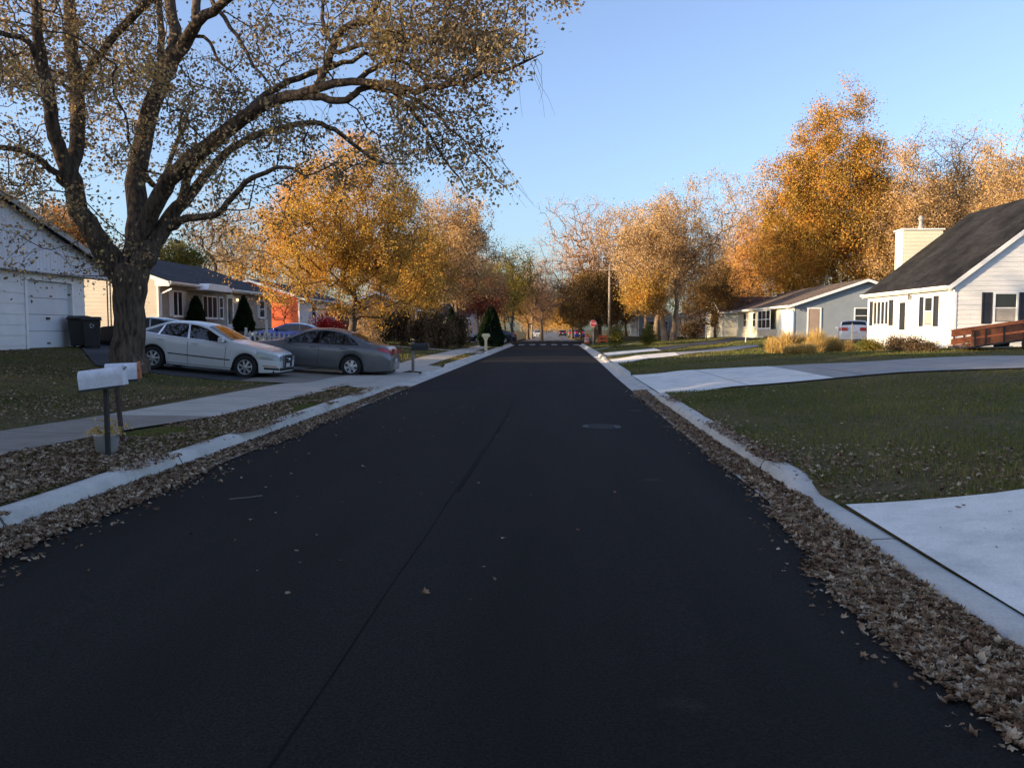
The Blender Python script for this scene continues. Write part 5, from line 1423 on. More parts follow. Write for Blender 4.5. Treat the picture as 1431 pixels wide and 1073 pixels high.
for (ax, cc, sg, a0, a1) in (('y', 43.14, -1, 17.8, 19.75), ('y', 44.1, 1, 17.8, 19.75), ('x', 17.8, -1, 43.14, 44.1), ('x', 19.75, 1, 43.14, 44.1)):
    q = lap_wall(ax, cc, sg, a0, a1, .5, lambda a: 6.6); c.add(q.v, q.f)
ch = c.build('chimney', M['siding_cream'], t)
m = MB(); m.box(17.72, 19.83, 43.06, 44.18, 6.6, 6.68); m.build('chimney_cap', M['trim'], ch)
m = MB(); m.lathe([(.14, 6.68), (.14, 6.85), (.10, 6.9), (.10, 7.15), (.15, 7.18), (.15, 7.27), (.08, 7.29), (.12, 7.36), (.0, 7.39)], (18.85, 43.6, 0), 14); m.build('flue', M['galv'], ch)

# -- blue-grey ranch with cream front
bx_ = 18.0
t = house('ranch_house', 'low ranch with blue-grey gable, tan side door and cream front', bx_, 28.6, 62.7, 81.5, .93, 3.42, 5.2, 'y', {'y-': 'siding_blue', 'x-': 'siding_cream', 'x+': 'siding_blue', 'y+': 'siding_blue'}, 'roof_brown', ov=.5, gov=.35)
door(t, 'y', 62.7, -1, 19.1, 19.95, 1.15, 3.12, 'door_tan')
lantern(t, 'y', 62.7, -1, 18.62, 3.05)
window(t, 'y', 62.7, -1, 22.45, 23.5, 2.0, 3.2)
garage_door(t, 'x', bx_, -1, 63.3, 66.2, 1.0, 3.15, rec=.02)
m = MB(); m.box(bx_ - .5, bx_ - .02, 67.2, 71.4, 1.05, 1.6); m.box(bx_ - .55, bx_ - .02, 67.15, 71.45, 3.2, 3.32); m.build('bay_base', M['siding_tan'], t)
window(t, 'x', bx_ - .48, -1, 67.3, 71.3, 1.65, 3.18, None, rail=True, mull=2)
window(t, 'x', bx_, -1, 74.0, 75.2, 1.8, 3.1, None)
window(t, 'x', bx_, -1, 77.6, 78.8, 1.8, 3.1, None)
m = MB(); m.bar((bx_ - .55, 62.6, 3.2), (bx_ - .05, 62.66, 2.9), .07); m.bar((bx_ - .05, 62.66, 2.9), (bx_ - .05, 62.66, 1.0), .08); m.build('downspout', M['trim'], t)

# -- cream house beyond
t = house('house', 'small cream house with a bright gable facing the road and brown roof', 18.2, 32, 89.6, 99, .85, 3.45, 5.1, 'x', {'x-': 'siding_cream', 'y-': 'siding_cream', 'x+': 'siding_cream', 'y+': 'siding_cream'}, 'roof_brown', ov=.4, gov=.3)
window(t, 'x', 18.2, -1, 93.4, 95.2, 1.8, 3.0, 'shutter', sw=.4)
window(t, 'y', 89.6, -1, 20.6, 22.2, 1.7, 3.0)
far_house('pale house with brown roof between the pale trunks and the cream house', 17.5, 26, 106, 118, .9, 2.6, 2.0, 'y', 'siding_tan', 'roof_brown', 'x-', [(108, 109.6), (113, 114.5)], [(18.6, 20)])
far_house('blue-grey house behind the two pale tree trunks', 12.2, 17.0, 118, 130, .6, 3.0, 1.8, 'y', 'siding_blue', 'roof_dark', 'x-', [(121, 122.4)], [(13.4, 14.8), (15.4, 16.4)])
# unseen houses added on the left, behind the camera, to shade the road
for i, (y0, y1, wm, p) in enumerate([(-7, 9.5, 'siding_tan', 'next to the garage house'), (-32, -15, 'siding_white', 'two lots back')]):
    far_house('low gabled house added out of view beyond the left edge for shade, ' + p, -27, -18, y0, y1, .9, 2.8, 2.4, 'y', wm, 'roof_dark', 'x+', [(y0 + 2, y0 + 3.5), (y1 - 4, y1 - 2.5)])

# ------------------------------------------------------------------ cars
def smooth_curve(pts, k=.10):
    xs = np.array([p[0] for p in pts]); zs = np.array([p[1] for p in pts])
    g_ = np.linspace(xs[0], xs[-1], 400); v = np.interp(g_, xs, zs)
    h = int(k / (g_[1] - g_[0])); h = max(1, h)
    pad = np.concatenate([v[0] * 2 - v[h:0:-1], v, v[-1] * 2 - v[-2:-h - 2:-1]])
    ker = np.hanning(2 * h + 1); ker /= ker.sum()
    s = np.convolve(pad, ker, 'same')[h:-h]
    return lambda x: float(np.interp(x, g_, s))

def make_car(name, label, paint, P):
    """x runs from nose (0) to tail (L); body is lofted from cross-sections, arches cut round the wheels"""
    L, W, wf, wr, R_ = P['L'], P['W'] / 2, P['wf'], P['wr'], P['R']
    top = smooth_curve(P['top'], .09); belt = smooth_curve(P['belt'], .15)
    def wid(x):
        f = np.clip((.75 - x) / .75, 0, 1); r = np.clip((x - (L - .6)) / .6, 0, 1)
        return W * (1 - .26 * f ** 2.2 - .17 * r ** 2.4)
    Ra = R_ + .065
    def low(x):
        s = .20 + .05 * np.clip((.5 - x) / .5, 0, 1) + .08 * np.clip((x - L + .6) / .6, 0, 1)
        for c in (wf, wr):
            d = abs(x - c)
            if d < Ra: s = max(s, R_ + math.sqrt(Ra * Ra - d * d))
        return s
    zb_ = lambda x: min(belt(x), top(x) - .02)
    edge = P.get('tumble', .34)
    def ye(x): return .955 * wid(x) - edge * max(0, top(x) - zb_(x) - .05)
    def ytop(x, y):
        e = ye(x); h = top(x) - zb_(x); c = min(.055, .4 * h)
        return top(x) - c * min(1, abs(y) / max(e, .1)) ** 3.2
    def section(x):
        w_ = wid(x); zl = low(x); zb = zb_(x); zt = top(x); h = zt - zb; e = ye(x)
        z1 = max(.36, zl + .01); z2 = max(.58, z1 + .02); z2 = min(z2, zb - .06)
        z1 = min(z1, z2 - .01); zl = min(zl, z1 - .005)
        pts = [(w_ * .94, zl), (w_ * .985, z1), (w_, z2), (w_ * .995, (z2 + zb) / 2), (w_ * .985, zb - .035), (w_ * .955, zb)]
        c = min(.055, .4 * h)
        for f in (.33, .66, 1.0):
            z = zb + (zt - c - zb) * f; pts.append((w_ * .955 - (w_ * .955 - e) * f, z))
        for f in (.93, .8, .55, .28, 0): pts.append((e * f, zt - c * f ** 3.2))
        return pts
    xs = list(np.linspace(0, .3, 9)) + list(np.arange(.36, L - .3, .055)) + list(np.linspace(L - .28, L, 8))
    for c in (wf, wr):
        for a in np.linspace(-1, 1, 13): xs.append(c + Ra * sin(a * pi / 2) * .999)
    xs = sorted(set(round(float(x), 4) for x in xs))
    root = thing(name, label, 'car', (0, 0, 0))
    m = MB(); n = len(section(1.0)); Vv = []
    for x in xs:
        s = section(x); row = [(x, y, z) for y, z in s] + [(x, -y, z) for y, z in s[-2::-1]]
        Vv += row
    k = 2 * n - 1
    fs = [(i * k + j, i * k + j + 1, (i + 1) * k + j + 1, (i + 1) * k + j) for i in range(len(xs) - 1) for j in range(k - 1)]
    m.add(Vv, fs, True)
    m.add([Vv[j] for j in range(k)], [tuple(range(k))]); b = (len(xs) - 1) * k
    m.add([Vv[b + j] for j in range(k)], [tuple(range(k))[::-1]])
    body = m.build('body', M[paint], root)
    # dark floor and wheel wells
    m = MB(); m.box(.12, L - .12, -W * .80, W * .80, .17, .30)
    for c in (wf, wr):
        m.box(c - Ra - .05, c + Ra + .05, -W * .86, W * .86, .28, R_ + Ra + .03)
    m.build('underbody', M['under'], root)
    def yside(x, z):
        zb = zb_(x); w_ = wid(x)
        if z <= zb:
            return float(np.interp(z, [.2, .36, .58, (.58 + zb) / 2, zb - .035, zb], [w_ * .94, w_ * .985, w_, w_ * .995, w_ * .985, w_ * .955]))
        c = min(.055, .4 * (top(x) - zb)); f = (z - zb) / max(.01, top(x) - c - zb)
        return w_ * .955 - (w_ * .955 - ye(x)) * min(1, f)
    def side_patch(mb, poly_b, poly_t, out, sy, nu=14, nv=5):
        """between a bottom and a top polyline given as (x,z) lists"""
        ub = np.linspace(0, 1, nu)
        def pick(pl, u):
            a = np.array(pl); d = np.r_[0, np.cumsum(np.hypot(*np.diff(a, axis=0).T))]; d /= d[-1]
            return np.interp(u, d, a[:, 0]), np.interp(u, d, a[:, 1])
        def fn(u, v):
            xb, zb = pick(poly_b, u); xt, zt = pick(poly_t, u); x = xb + (xt - xb) * v; z = zb + (zt - zb) * v
            return (x, sy * (yside(x, z) + out), z)
        mb.grid(fn, ub, np.linspace(0, 1, nv))
    # side glass: trim surround then glass
    for sy in (-1, 1):
        tr = MB(); side_patch(tr, [(a, b) for a, b in P['dlo_b']], P['dlo_t'], .004, sy, 24, 4)
        g_ = tr.build('side_window', M['carglass'], root)
        pl = MB()
        for xp in P['pillars']:
            zb = float(np.interp(xp[0], [q[0] for q in P['dlo_b']], [q[1] for q in P['dlo_b']])); zt = float(np.interp(xp[1], [q[0] for q in P['dlo_t']], [q[1] for q in P['dlo_t']]))
            side_patch(pl, [(xp[0] - .03, zb), (xp[0] + .03, zb)], [(xp[1] - .025, zt), (xp[1] + .025, zt)], .009, sy, 2, 5)
        # chrome line under the glass
        side_patch(pl, [(a, b - .012) for a, b in P['dlo_b']], [(a, b + .004) for a, b in P['dlo_b']], .010, sy, 24, 2)
        pl.build('window_trim', M[P.get('trimmat', 'under')], g_)
        # doors: seams and handles, rubbing strip, sill
        sm = MB()
        for xa, xb2 in P['seams']:
            side_patch(sm, [(xa - .006, .27), (xa + .006, .27)], [(xb2 - .006, belt(xb2) - .01), (xb2 + .006, belt(xb2) - .01)], .003, sy, 2, 10)
        side_patch(sm, [(wf + Ra + .02, .24), (wr - Ra - .02, .24)], [(wf + Ra + .02, .255), (wr - Ra - .02, .255)], .004, sy, 20, 2)
        sm.build('door_seam', M['under'], body)
        st = MB(); side_patch(st, [(wf + Ra + .06, .47), (wr - Ra - .06, .50)], [(wf + Ra + .06, .50), (wr - Ra - .06, .53)], .010, sy, 20, 2); st.build('rubbing_strip', M[P.get('strip', paint)], root)
        for hx in P['handles']:
            h = MB(); z = belt(hx) - .10; y = sy * (yside(hx, z) + .03); h.bar((hx - .10, y, z), (hx + .10, y, z + .005), .03, .03); h.build('door_handle', M[P.get('handlemat', paint)], root, bevel=.008)
        mi = MB(); mx_ = P['mirror']; z = belt(mx_) + .09; y = sy * (wid(mx_) + .09)
        mi.box(mx_ - .07, mx_ + .07, y - .09, y + .09, z - .065, z + .075); mi.bar((mx_, sy * (wid(mx_) * .93), z - .07), (mx_, y, z - .03), .05)
        mi.build('mirror', M[paint], root, bevel=.03)
    # windscreens
    for key, (xa, xb2) in (('windscreen', P['ws']), ('rear_window', P['rw'])):
        g_ = MB()
        def fn(u, v):
            x = xa + (xb2 - xa) * u; e = ye(x) * .90; y = (2 * v - 1) * e
            return (x, y, ytop(x, y) + .008)
        g_.grid(fn, np.linspace(0, 1, 10), np.linspace(0, 1, 11)); g_.build(key, M['carglass'], root)
    # bonnet and boot shut lines
    ln = MB()
    def tl(x, y0, y1, n=14):
        ln.grid(lambda u, v: (x + .012 * (v - .5) + P.get('bow', .10) * (1 - (u * 2 - 1) ** 2) * (-1 if x < L / 2 else 1) * .5, y0 + (y1 - y0) * u, ytop(x, y0 + (y1 - y0) * u) + .010), np.linspace(0, 1, n), [0, 1])
    for xl in P['shut']:
        w_ = ye(xl) * .92
        ln.grid(lambda u, v: (xl + .014 * (v - .5), (2 * u - 1) * w_, ytop(xl + .014 * (v - .5), (2 * u - 1) * w_) + .004), np.linspace(0, 1, 14), [0, 1])
    for sy in (-1, 1):
        x0_, x1_ = P['shut'][0], P['ws'][0] - .03
        ln.grid(lambda u, v: (x0_ + (x1_ - x0_) * u, sy * (ye(x0_ + (x1_ - x0_) * u) * .93 + .012 * v), ytop(x0_ + (x1_ - x0_) * u, ye(x0_ + (x1_ - x0_) * u) * .93) + .004), np.linspace(0, 1, 14), [0, 1])
    ln.build('bonnet_seam', M['under'], body)
    # lamps wrap round the corners
    def wrap(pts_x, z0_, z1_, out, sy, mb, nu=10, nv=4):
        x0_, x1_ = pts_x
        def fn(u, v):
            x = x0_ + (x1_ - x0_) * u; z = z0_(u) + (z1_(u) - z0_(u)) * v
            z = min(z, top(x) - .015)
            return (x, sy * (yside(x, z) + out), z)
        mb.grid(fn, np.linspace(0, 1, nu), np.linspace(0, 1, nv))
    for sy in (-1, 1):
        h = P['head']; a = MB(); wrap((.0, h[0]), lambda u: h[1] + .02 * u, lambda u: h[2] + (h[3] - h[2]) * u, .006, sy, a)
        yy = yside(0.0, .6)
        a.box(-.012, .004, sy * yy * .55, sy * yy * 1.0, h[1], h[2]); a.build('headlight', M['lamp_clear'], root)
        tl_ = P['tail']; b_ = MB(); wrap((L - tl_[0], L), lambda u: tl_[1] + (tl_[3] if len(tl_) > 3 else 0) * (1 - u), lambda u: tl_[2], .008, sy, b_)
        yy = yside(L, .8); b_.box(L - .004, L + .016, sy * yy * .50, sy * yy * 1.0, tl_[1], tl_[2]); b_.build('tail_light', M['lamp_red'], root)
    m = MB(); yy = yside(0, .5) * .5
    m.box(-.03, .01, -yy, yy, P['grille'][0], P['grille'][1]); 
    gr = m.build('grille', M['under'], root)
    m = MB()
    for q in np.linspace(P['grille'][0], P['grille'][1], 5): m.box(-.04, -.028, -yy, yy, q - .008, q + .008)
    m.box(-.042, -.028, -yy - .03, -yy, P['grille'][0], P['grille'][1]); m.box(-.042, -.028, yy, yy + .03, P['grille'][0], P['grille'][1])
    m.lathe([(.0, -.012), (.055, -.012), (.055, .012), (.0, .012)], (-.045, 0, (P['grille'][0] + P['grille'][1]) / 2 + .04), 14, axis='y')
    m.build('grille_trim', M['chrome'], gr)
    m = MB(); m.box(-.02, .02, -yy * 1.8, yy * 1.8, .29, .37)
    for sy in (-1, 1): wrap((.0, .38), lambda u: .31, lambda u: .37, .006, sy, m)
    m.build('air_intake', M['under'], root)
    m = MB()
    for sy in (-1, 1): wrap((.05, .42), lambda u: .40, lambda u: .425, .008, sy, m)
    m.build('bumper_marker', M['lamp_amber'], root)
    for xx, zz, s in ((-.035, .45, -1), (L + .02, P.get('platez', .72), 1)):
        m = MB(); m.box(xx - .008, xx + .008, -.16, .16, zz - .055, zz + .055); m.build('number_plate', M['plate'], root)
    # wheels
    for c in (wf, wr):
        for sy in (-1, 1):
            yc = sy * (W - .115)
            wh = MB(); wh.lathe([(R_ * .64, -.10), (R_ * .93, -.105), (R_, -.08), (R_, .08), (R_ * .93, .105), (R_ * .66, .10), (R_ * .64, .06)], (c, yc, R_), 30, axis='y')
            wo = wh.build('wheel', M['tyre'], root)
            r_ = MB(); r_.lathe([(R_ * .64, -.09), (R_ * .66, .02), (R_ * .66, .095), (R_ * .60, .10), (R_ * .58, .06)] if sy > 0 else [(R_ * .64, .09), (R_ * .66, -.02), (R_ * .66, -.095), (R_ * .60, -.10), (R_ * .58, -.06)], (c, yc, R_), 30, axis='y')
            ns = P.get('spokes', 7)
            for q in range(ns):
                a = 2 * pi * q / ns + .3; ca, sa = cos(a), sin(a); p0 = Vector((c + ca * .03, yc + sy * .085, R_ + sa * .03)); p1 = Vector((c + ca * R_ * .62, yc + sy * .075, R_ + sa * R_ * .62))
                d = Vector((-sa, 0, ca)); w0, w1 = P.get('spw', (.022, .034))
                r_.add([p0 - d * w0, p0 + d * w0, p1 + d * w1, p1 - d * w1, p0 - d * w0 - Vector((0, sy * .03, 0)), p0 + d * w0 - Vector((0, sy * .03, 0)), p1 + d * w1 - Vector((0, sy * .03, 0)), p1 - d * w1 - Vector((0, sy * .03, 0))], [(0, 1, 2, 3), (0, 4, 5, 1), (1, 5, 6, 2), (2, 6, 7, 3), (3, 7, 4, 0)])
            r_.lathe([(.0, sy * .095), (.04, sy * .09), (.045, sy * .05)], (c, yc, R_), 12, axis='y')
            r_.build('rim', M['alloy'], wo)
            bk = MB(); bk.lathe([(.0, sy * .02), (R_ * .6, sy * .02)], (c, yc, R_), 20, axis='y'); bk.build('brake_disc', M['under'], wo)
    return root

SEDAN_A = dict(L=4.77, W=1.82, wf=.92, wr=3.63, R=.325,
    top=[(0, .64), (.05, .76), (.16, .83), (.45, .91), (.9, .98), (1.28, 1.03), (1.38, 1.06), (2.12, 1.395), (2.35, 1.45), (2.75, 1.475), (3.15, 1.455), (3.5, 1.37), (4.1, 1.115), (4.25, 1.085), (4.62, 1.05), (4.70, .98), (4.77, .72)],
    belt=[(0, .61), (.1, .72), (.4, .82), (1.0, .90), (1.6, .94), (3.0, .975), (3.9, 1.01), (4.5, 1.00), (4.77, .70)],
    dlo_b=[(1.47, .965), (2.5, .985), (3.45, 1.02), (3.92, 1.06)], dlo_t=[(1.58, 1.03), (2.12, 1.30), (2.4, 1.37), (2.75, 1.395), (3.15, 1.37), (3.45, 1.28), (3.88, 1.085)],
    pillars=[(2.62, 2.66), (3.50, 3.36)], trimmat='chrome', seams=[(1.52, 1.50), (2.60, 2.63), (3.32, 3.62)], handles=[2.42, 3.42], mirror=1.62,
    ws=(1.40, 2.13), rw=(3.50, 4.08), shut=[.22, 4.22], head=(.62, .58, .71, .83), tail=(.30, .78, .95), grille=(.40, .74), strip='under', spokes=7, handlemat='paint_white')
SEDAN_B = dict(L=5.08, W=1.85, wf=1.02, wr=3.83, R=.325,
    top=[(0, .60), (.05, .70), (.2, .79), (.5, .87), (1.0, .95), (1.42, 1.01), (1.52, 1.05), (2.25, 1.40), (2.5, 1.455), (2.95, 1.485), (3.35, 1.46), (3.7, 1.385), (4.33, 1.13), (4.5, 1.10), (4.92, 1.055), (4.99, .99), (5.08, .70)],
    belt=[(0, .58), (.1, .66), (.4, .76), (1.0, .86), (1.6, .93), (3.0, .965), (4.0, .985), (4.7, .99), (5.08, .68)],
    dlo_b=[(1.62, .965), (2.6, .985), (3.5, 1.0), (4.02, 1.03)], dlo_t=[(1.74, 1.03), (2.24, 1.29), (2.55, 1.37), (2.95, 1.40), (3.35, 1.375), (3.65, 1.30), (3.98, 1.09)],
    pillars=[(2.76, 2.79), (3.66, 3.56)], seams=[(1.66, 1.64), (2.74, 2.76), (3.42, 3.76)], handles=[2.56, 3.56], mirror=1.76,
    ws=(1.55, 2.27), rw=(3.72, 4.30), shut=[.24, 4.48], head=(.6, .60, .70, .79), tail=(.42, .80, .985, .10), grille=(.42, .66), spokes=6, spw=(.03, .055), strip='paint_grey', platez=.60)
HATCH = dict(L=4.4, W=1.78, wf=.9, wr=3.5, R=.32,
    top=[(0, .60), (.05, .72), (.2, .82), (.5, .92), (1.0, 1.0), (1.1, 1.03), (1.8, 1.40), (2.1, 1.47), (2.8, 1.49), (3.5, 1.46), (3.9, 1.42), (4.18, 1.16), (4.3, 1.0), (4.35, .9), (4.4, .66)],
    belt=[(0, .58), (.1, .66), (.4, .78), (1.0, .90), (3.0, .98), (4.1, 1.03), (4.3, .95), (4.4, .64)],
    dlo_b=[(1.2, .99), (2.2, 1.0), (3.9, 1.06)], dlo_t=[(1.3, 1.06), (1.8, 1.31), (2.2, 1.39), (3.0, 1.40), (3.6, 1.37), (3.88, 1.2)],
    pillars=[(2.3, 2.33), (3.2, 3.2)], seams=[(1.25, 1.22), (2.28, 2.3), (3.1, 3.3)], handles=[2.1, 3.05], mirror=1.35,
    ws=(1.13, 1.82), rw=(3.93, 4.16), shut=[.2], head=(.5, .62, .74, .82), tail=(.25, .82, 1.02), grille=(.42, .68), spokes=5, platez=.74)

def place(o, x, y, z, rz, pitch=0):
    """local +x is the tail; rz turns it, pitch lifts the tail"""
    o.rotation_mode = 'XYZ'
    o.matrix_world = Matrix.Translation((x, y, z)) @ Matrix.Rotation(rz, 4, 'Z') @ Matrix.Rotation(-pitch, 4, 'Y')
    return o
# white sedan, nose toward the road
c1 = make_car('parked_car', 'white four-door sedan parked nose to the road behind the big maple trunk', 'paint_white', SEDAN_A)
place(c1, -7.9, 24.0, .075, pi, R(5.6))
# grey sedan, tail toward the road
c2 = make_car('parked_car', 'dark grey four-door sedan parked with its red tail light toward the road', 'paint_grey', SEDAN_B)
place(c2, -10.25, 26.8, .37, 0, R(-4.6))
# black-blue sedan behind the trunk
Pk = dict(SEDAN_A); Pk.update(L=4.9, wr=3.75, trimmat='chrome', strip='paint_black', handlemat='paint_black')
c3 = make_car('parked_car', 'black-blue sedan mostly hidden behind the maple trunk and white sedan', 'paint_black', Pk)
place(c3, -12.75, 31.6, .50, pi, R(1.8))
# blue car behind the picket fence, nose to the left
Pb = dict(SEDAN_A); Pb.update(L=4.6, wr=3.5, strip='paint_blue', trimmat='under', handlemat='paint_blue',
    top=[(0, .60), (.05, .70), (.16, .78), (.45, .87), (.9, .955), (1.2, 1.0), (1.32, 1.04), (2.02, 1.34), (2.35, 1.39), (2.75, 1.40), (3.1, 1.36), (3.9, 1.09), (4.05, 1.05), (4.45, 1.0), (4.53, .95), (4.6, .72)],
    dlo_t=[(1.58, 1.03), (2.02, 1.24), (2.4, 1.31), (2.75, 1.32), (3.0, 1.30), (3.3, 1.22), (3.7, 1.07)], dlo_b=[(1.47, .965), (2.5, .985), (3.2, 1.01), (3.74, 1.04)], seams=[(1.5, 1.5), (2.8, 2.85)], handles=[2.6], pillars=[(2.84, 2.84)], rw=(3.15, 3.88), shut=[.22, 4.02], belt=[(0, .58), (.1, .66), (.4, .76), (1.0, .87), (1.6, .93), (3.0, .975), (3.8, 1.0), (4.3, .97), (4.6, .70)])
c4 = make_car('parked_car', 'bright blue coupe behind the picket fence', 'paint_blue', Pb)
place(c4, -16.0, 43.0, .66, 0, R(-3.0))
c5 = make_car('parked_car', 'white hatchback seen from behind beside the white cape house', 'paint_white', HATCH)
place(c5, 18.1 + 1.45 + .35, 51.6 + 4.15, .68, -pi / 2 - .33)
Pr = dict(HATCH)
c6 = make_car('parked_car', 'red hatchback mostly hidden behind the corner of the white cape house', 'paint_red', Pr)
place(c6, 18.45 + 1.45 + 1.0, 49.0 + 4.15, .68, -pi / 2 - .33)
# far cars: copies with their own paint
def recolour(o, mat):
    for ch in o.children:
        if ch.name.startswith('body') or ch.name.startswith('mirror') or ch.name.startswith('door_handle'):
            ch.data = ch.data.copy(); ch.data.materials[0] = M[mat]
G3 = 'cars parked far down the street'
for px, Y, rz, src, mat, lab in [(786, 190, -pi / 2, c5, 'paint_black', 'dark car at the right kerb, farthest down the road'), (800, 150, -pi / 2, c2, 'paint_grey', 'grey car at the right kerb past the cross street'), (809, 138, -pi / 2, c5, 'paint_blue', 'blue car nearest past the cross street on the right'), (752, 150, pi / 2, c2, 'paint_white', 'pale car at the left kerb past the cross street'), (655, 86, 0, c2, 'paint_black', 'black car before the white gabled house on the left')]:
    x = at(px, 460, Y)[0]
    cp = copy_thing(src, (0, 0, 0), 0, (1, 1, 1), lab, G3)
    if mat == 'paint_grey': pass
    else: recolour(cp, mat)
    place(cp, x, Y, max(gz(x, Y), .02) + .02, rz)

# ------------------------------------------------------------------ street furniture and yard things
def text_mesh(name, body, size, mat, parent, loc, rot):
    cu = bpy.data.curves.new(name, 'FONT'); cu.body = body; cu.size = size; cu.align_x = 'CENTER'; cu.align_y = 'CENTER'; cu.extrude = .002
    tmp = bpy.data.objects.new(name + '_tmp', cu); COL.objects.link(tmp)
    me = bpy.data.meshes.new_from_object(tmp)
    bpy.data.objects.remove(tmp)
    me.materials.clear(); me.materials.append(mat)
    o = bpy.data.objects.new(name, me); COL.objects.link(o); o.parent = parent
    o.location = Vector(loc) - root_of(parent).location; o.rotation_euler = rot
    return o

def mailbox(name, label, px, py, Y, L, w, h, rz, tilt, boxmat, doormat, post_h, post_mat, post_lean=(0, 0), open_door=False, along=.45, side=0):
    """rounded-top rural mailbox on a thin post; local x is the axis, door at +x"""
    x, _, _ = at(px, py, Y); z0 = gz(x, Y)
    t = thing(name, label, 'mailbox', (x, Y, z0))
    mtx = Matrix.Translation((post_lean[0], post_lean[1] + side, post_h)) @ Matrix.Rotation(rz, 4, 'Z') @ Matrix.Rotation(tilt, 4, 'Y')
    prof = [(-w / 2, 0), (-w / 2, h * .55)] + [(-w / 2 * cos(a), h * .55 + h * .45 * sin(a)) for a in np.linspace(.25, pi - .25, 9)] + [(w / 2, h * .55), (w / 2, 0)]
    def bx(mb, xa, xb, sc=1.0):
        pts = [mtx @ Vector((xa, a * sc, b * sc)) for a, b in prof] + [mtx @ Vector((xb, a * sc, b * sc)) for a, b in prof]
        n = len(prof); off = Vector((x, Y, z0)); pts = [p + off for p in pts]
        mb.add(pts, [tuple(range(n)), tuple(range(n, 2 * n))[::-1]]); mb.add(pts, [(i, (i + 1) % n, n + (i + 1) % n, n + i) for i in range(n)], False)
    m = MB(); bx(m, -L * along, L * (1 - along)); m.build('box', M[boxmat], t, bevel=.004)
    m = MB(); bx(m, L * (1 - along) + .002, L * (1 - along) + .03, 1.07); d = m.build('door', M[doormat], t)
    off = Vector((x, Y, z0))
    m = MB(); a = mtx @ Vector((L * (1 - along) + .03, 0, h * .8)) + off; b = mtx @ Vector((L * (1 - along) + .06, 0, h * .95)) + off; m.bar(a, b, .03, .015); m.build('handle', M['galv'], d)
    m = MB(); m.add([mtx @ Vector(p) + off for p in [(-L * along - .01, -w / 2 - .02, -.025), (L * (1 - along), -w / 2 - .02, -.025), (L * (1 - along), w / 2 + .02, -.025), (-L * along - .01, w / 2 + .02, -.025), (-L * along - .01, -w / 2 - .02, -.004), (L * (1 - along), -w / 2 - .02, -.004), (L * (1 - along), w / 2 + .02, -.004), (-L * along - .01, w / 2 + .02, -.004)]], [(0, 3, 2, 1), (4, 5, 6, 7), (0, 1, 5, 4), (1, 2, 6, 5), (2, 3, 7, 6), (3, 0, 4, 7)])
    m.build('bracket', M['steel'], t)
    m = MB(); m.bar((x, Y, z0 - .1), (x + post_lean[0], Y + post_lean[1] + side, z0 + post_h - .02), .042 if post_mat != 'grey_wood' else .09); m.build('post', M[post_mat], t)
    return t
mailbox('mailbox', 'larger white mailbox tilted on a thin black post with bucket at its foot', 150, 600, 8.75, .43, .165, .205, R(10), R(-7), 'mbox_white', 'mbox_white', .79, 'steel', along=.58)
mailbox('mailbox', 'smaller white mailbox with rusty orange door on a brown leaning post', 172, 600, 9.75, .36, .16, .20, R(20), R(-2), 'mbox_white', 'rust', .80, 'rust_post', post_lean=(-.07, 0), along=.30)
# bucket planter
bxp, byp = at(149, 620, 8.95)[0], 8.95; zz = gz(bxp, byp)
t = thing('bucket_planter', 'white plastic bucket with yellowing plants at the foot of the mailbox post', 'planter', (bxp, byp, zz))
MB().lathe([(.0, .0), (.105, .0), (.135, .23), (.142, .235), (.142, .25), (.13, .25), (.12, .2), (.0, .2)], (bxp, byp, zz), 24).build('bucket', M['bucket'], t)
rng = np.random.default_rng(77); n = 130
C = np.stack([rng.normal(size=n) * .11 + .03, rng.normal(size=n) * .09, .24 + np.abs(rng.normal(size=n)) * .07], 1)
V, F, r = leaf_arrays(C, rng.uniform(.03, .075, n), rng)
np_mesh('plant', V, F, LF['straw'], t, rnd=r)
# black mailbox on wooden post, tan pillar mailbox
x, y = at(577, 500, 28.2)[0], 28.2
mailbox('mailbox', 'black mailbox on a grey wooden post beside the grey sedan driveway', 577, 500, 28.2, .56, .17, .22, R(-4), 0, 'black', 'black', .80, 'grey_wood', along=.06)
m = MB(); m.bar((x, y, gz(x, y) + .78), (x, y, gz(x, y) + 1.06), .09); o = m.build('post', M['grey_wood'], [q for q in bpy.data.objects if q.get('label', '').startswith('black mailbox')][0])
x, y = at(679, 480, 55.5)[0], 55.5; z0 = gz(x, y)
t = thing('mailbox', 'tan moulded mailbox on a flared pillar catching the sun', 'mailbox', (x, y, z0))
m = MB(); m.prism([(-.10, 0), (.10, 0), (.085, .7), (.20, .95), (-.20, .95), (-.085, .7)], lambda a, b, d: (x + a, y + d, z0 + b), -.09, .09); m.build('post', M['tan_box'], t, bevel=.015)
m = MB(); m.prism([(-.26, .95), (.26, .95), (.26, 1.08), (.2, 1.17), (-.2, 1.17), (-.26, 1.08)], lambda a, b, d: (x + a, y + d, z0 + b), -.13, .13); m.build('box', M['tan_box'], t, bevel=.01)
m = MB(); m.box(x + .262, x + .28, y - .1, y + .1, z0 + .97, z0 + 1.12); m.build('door', M['sign_white'], t)

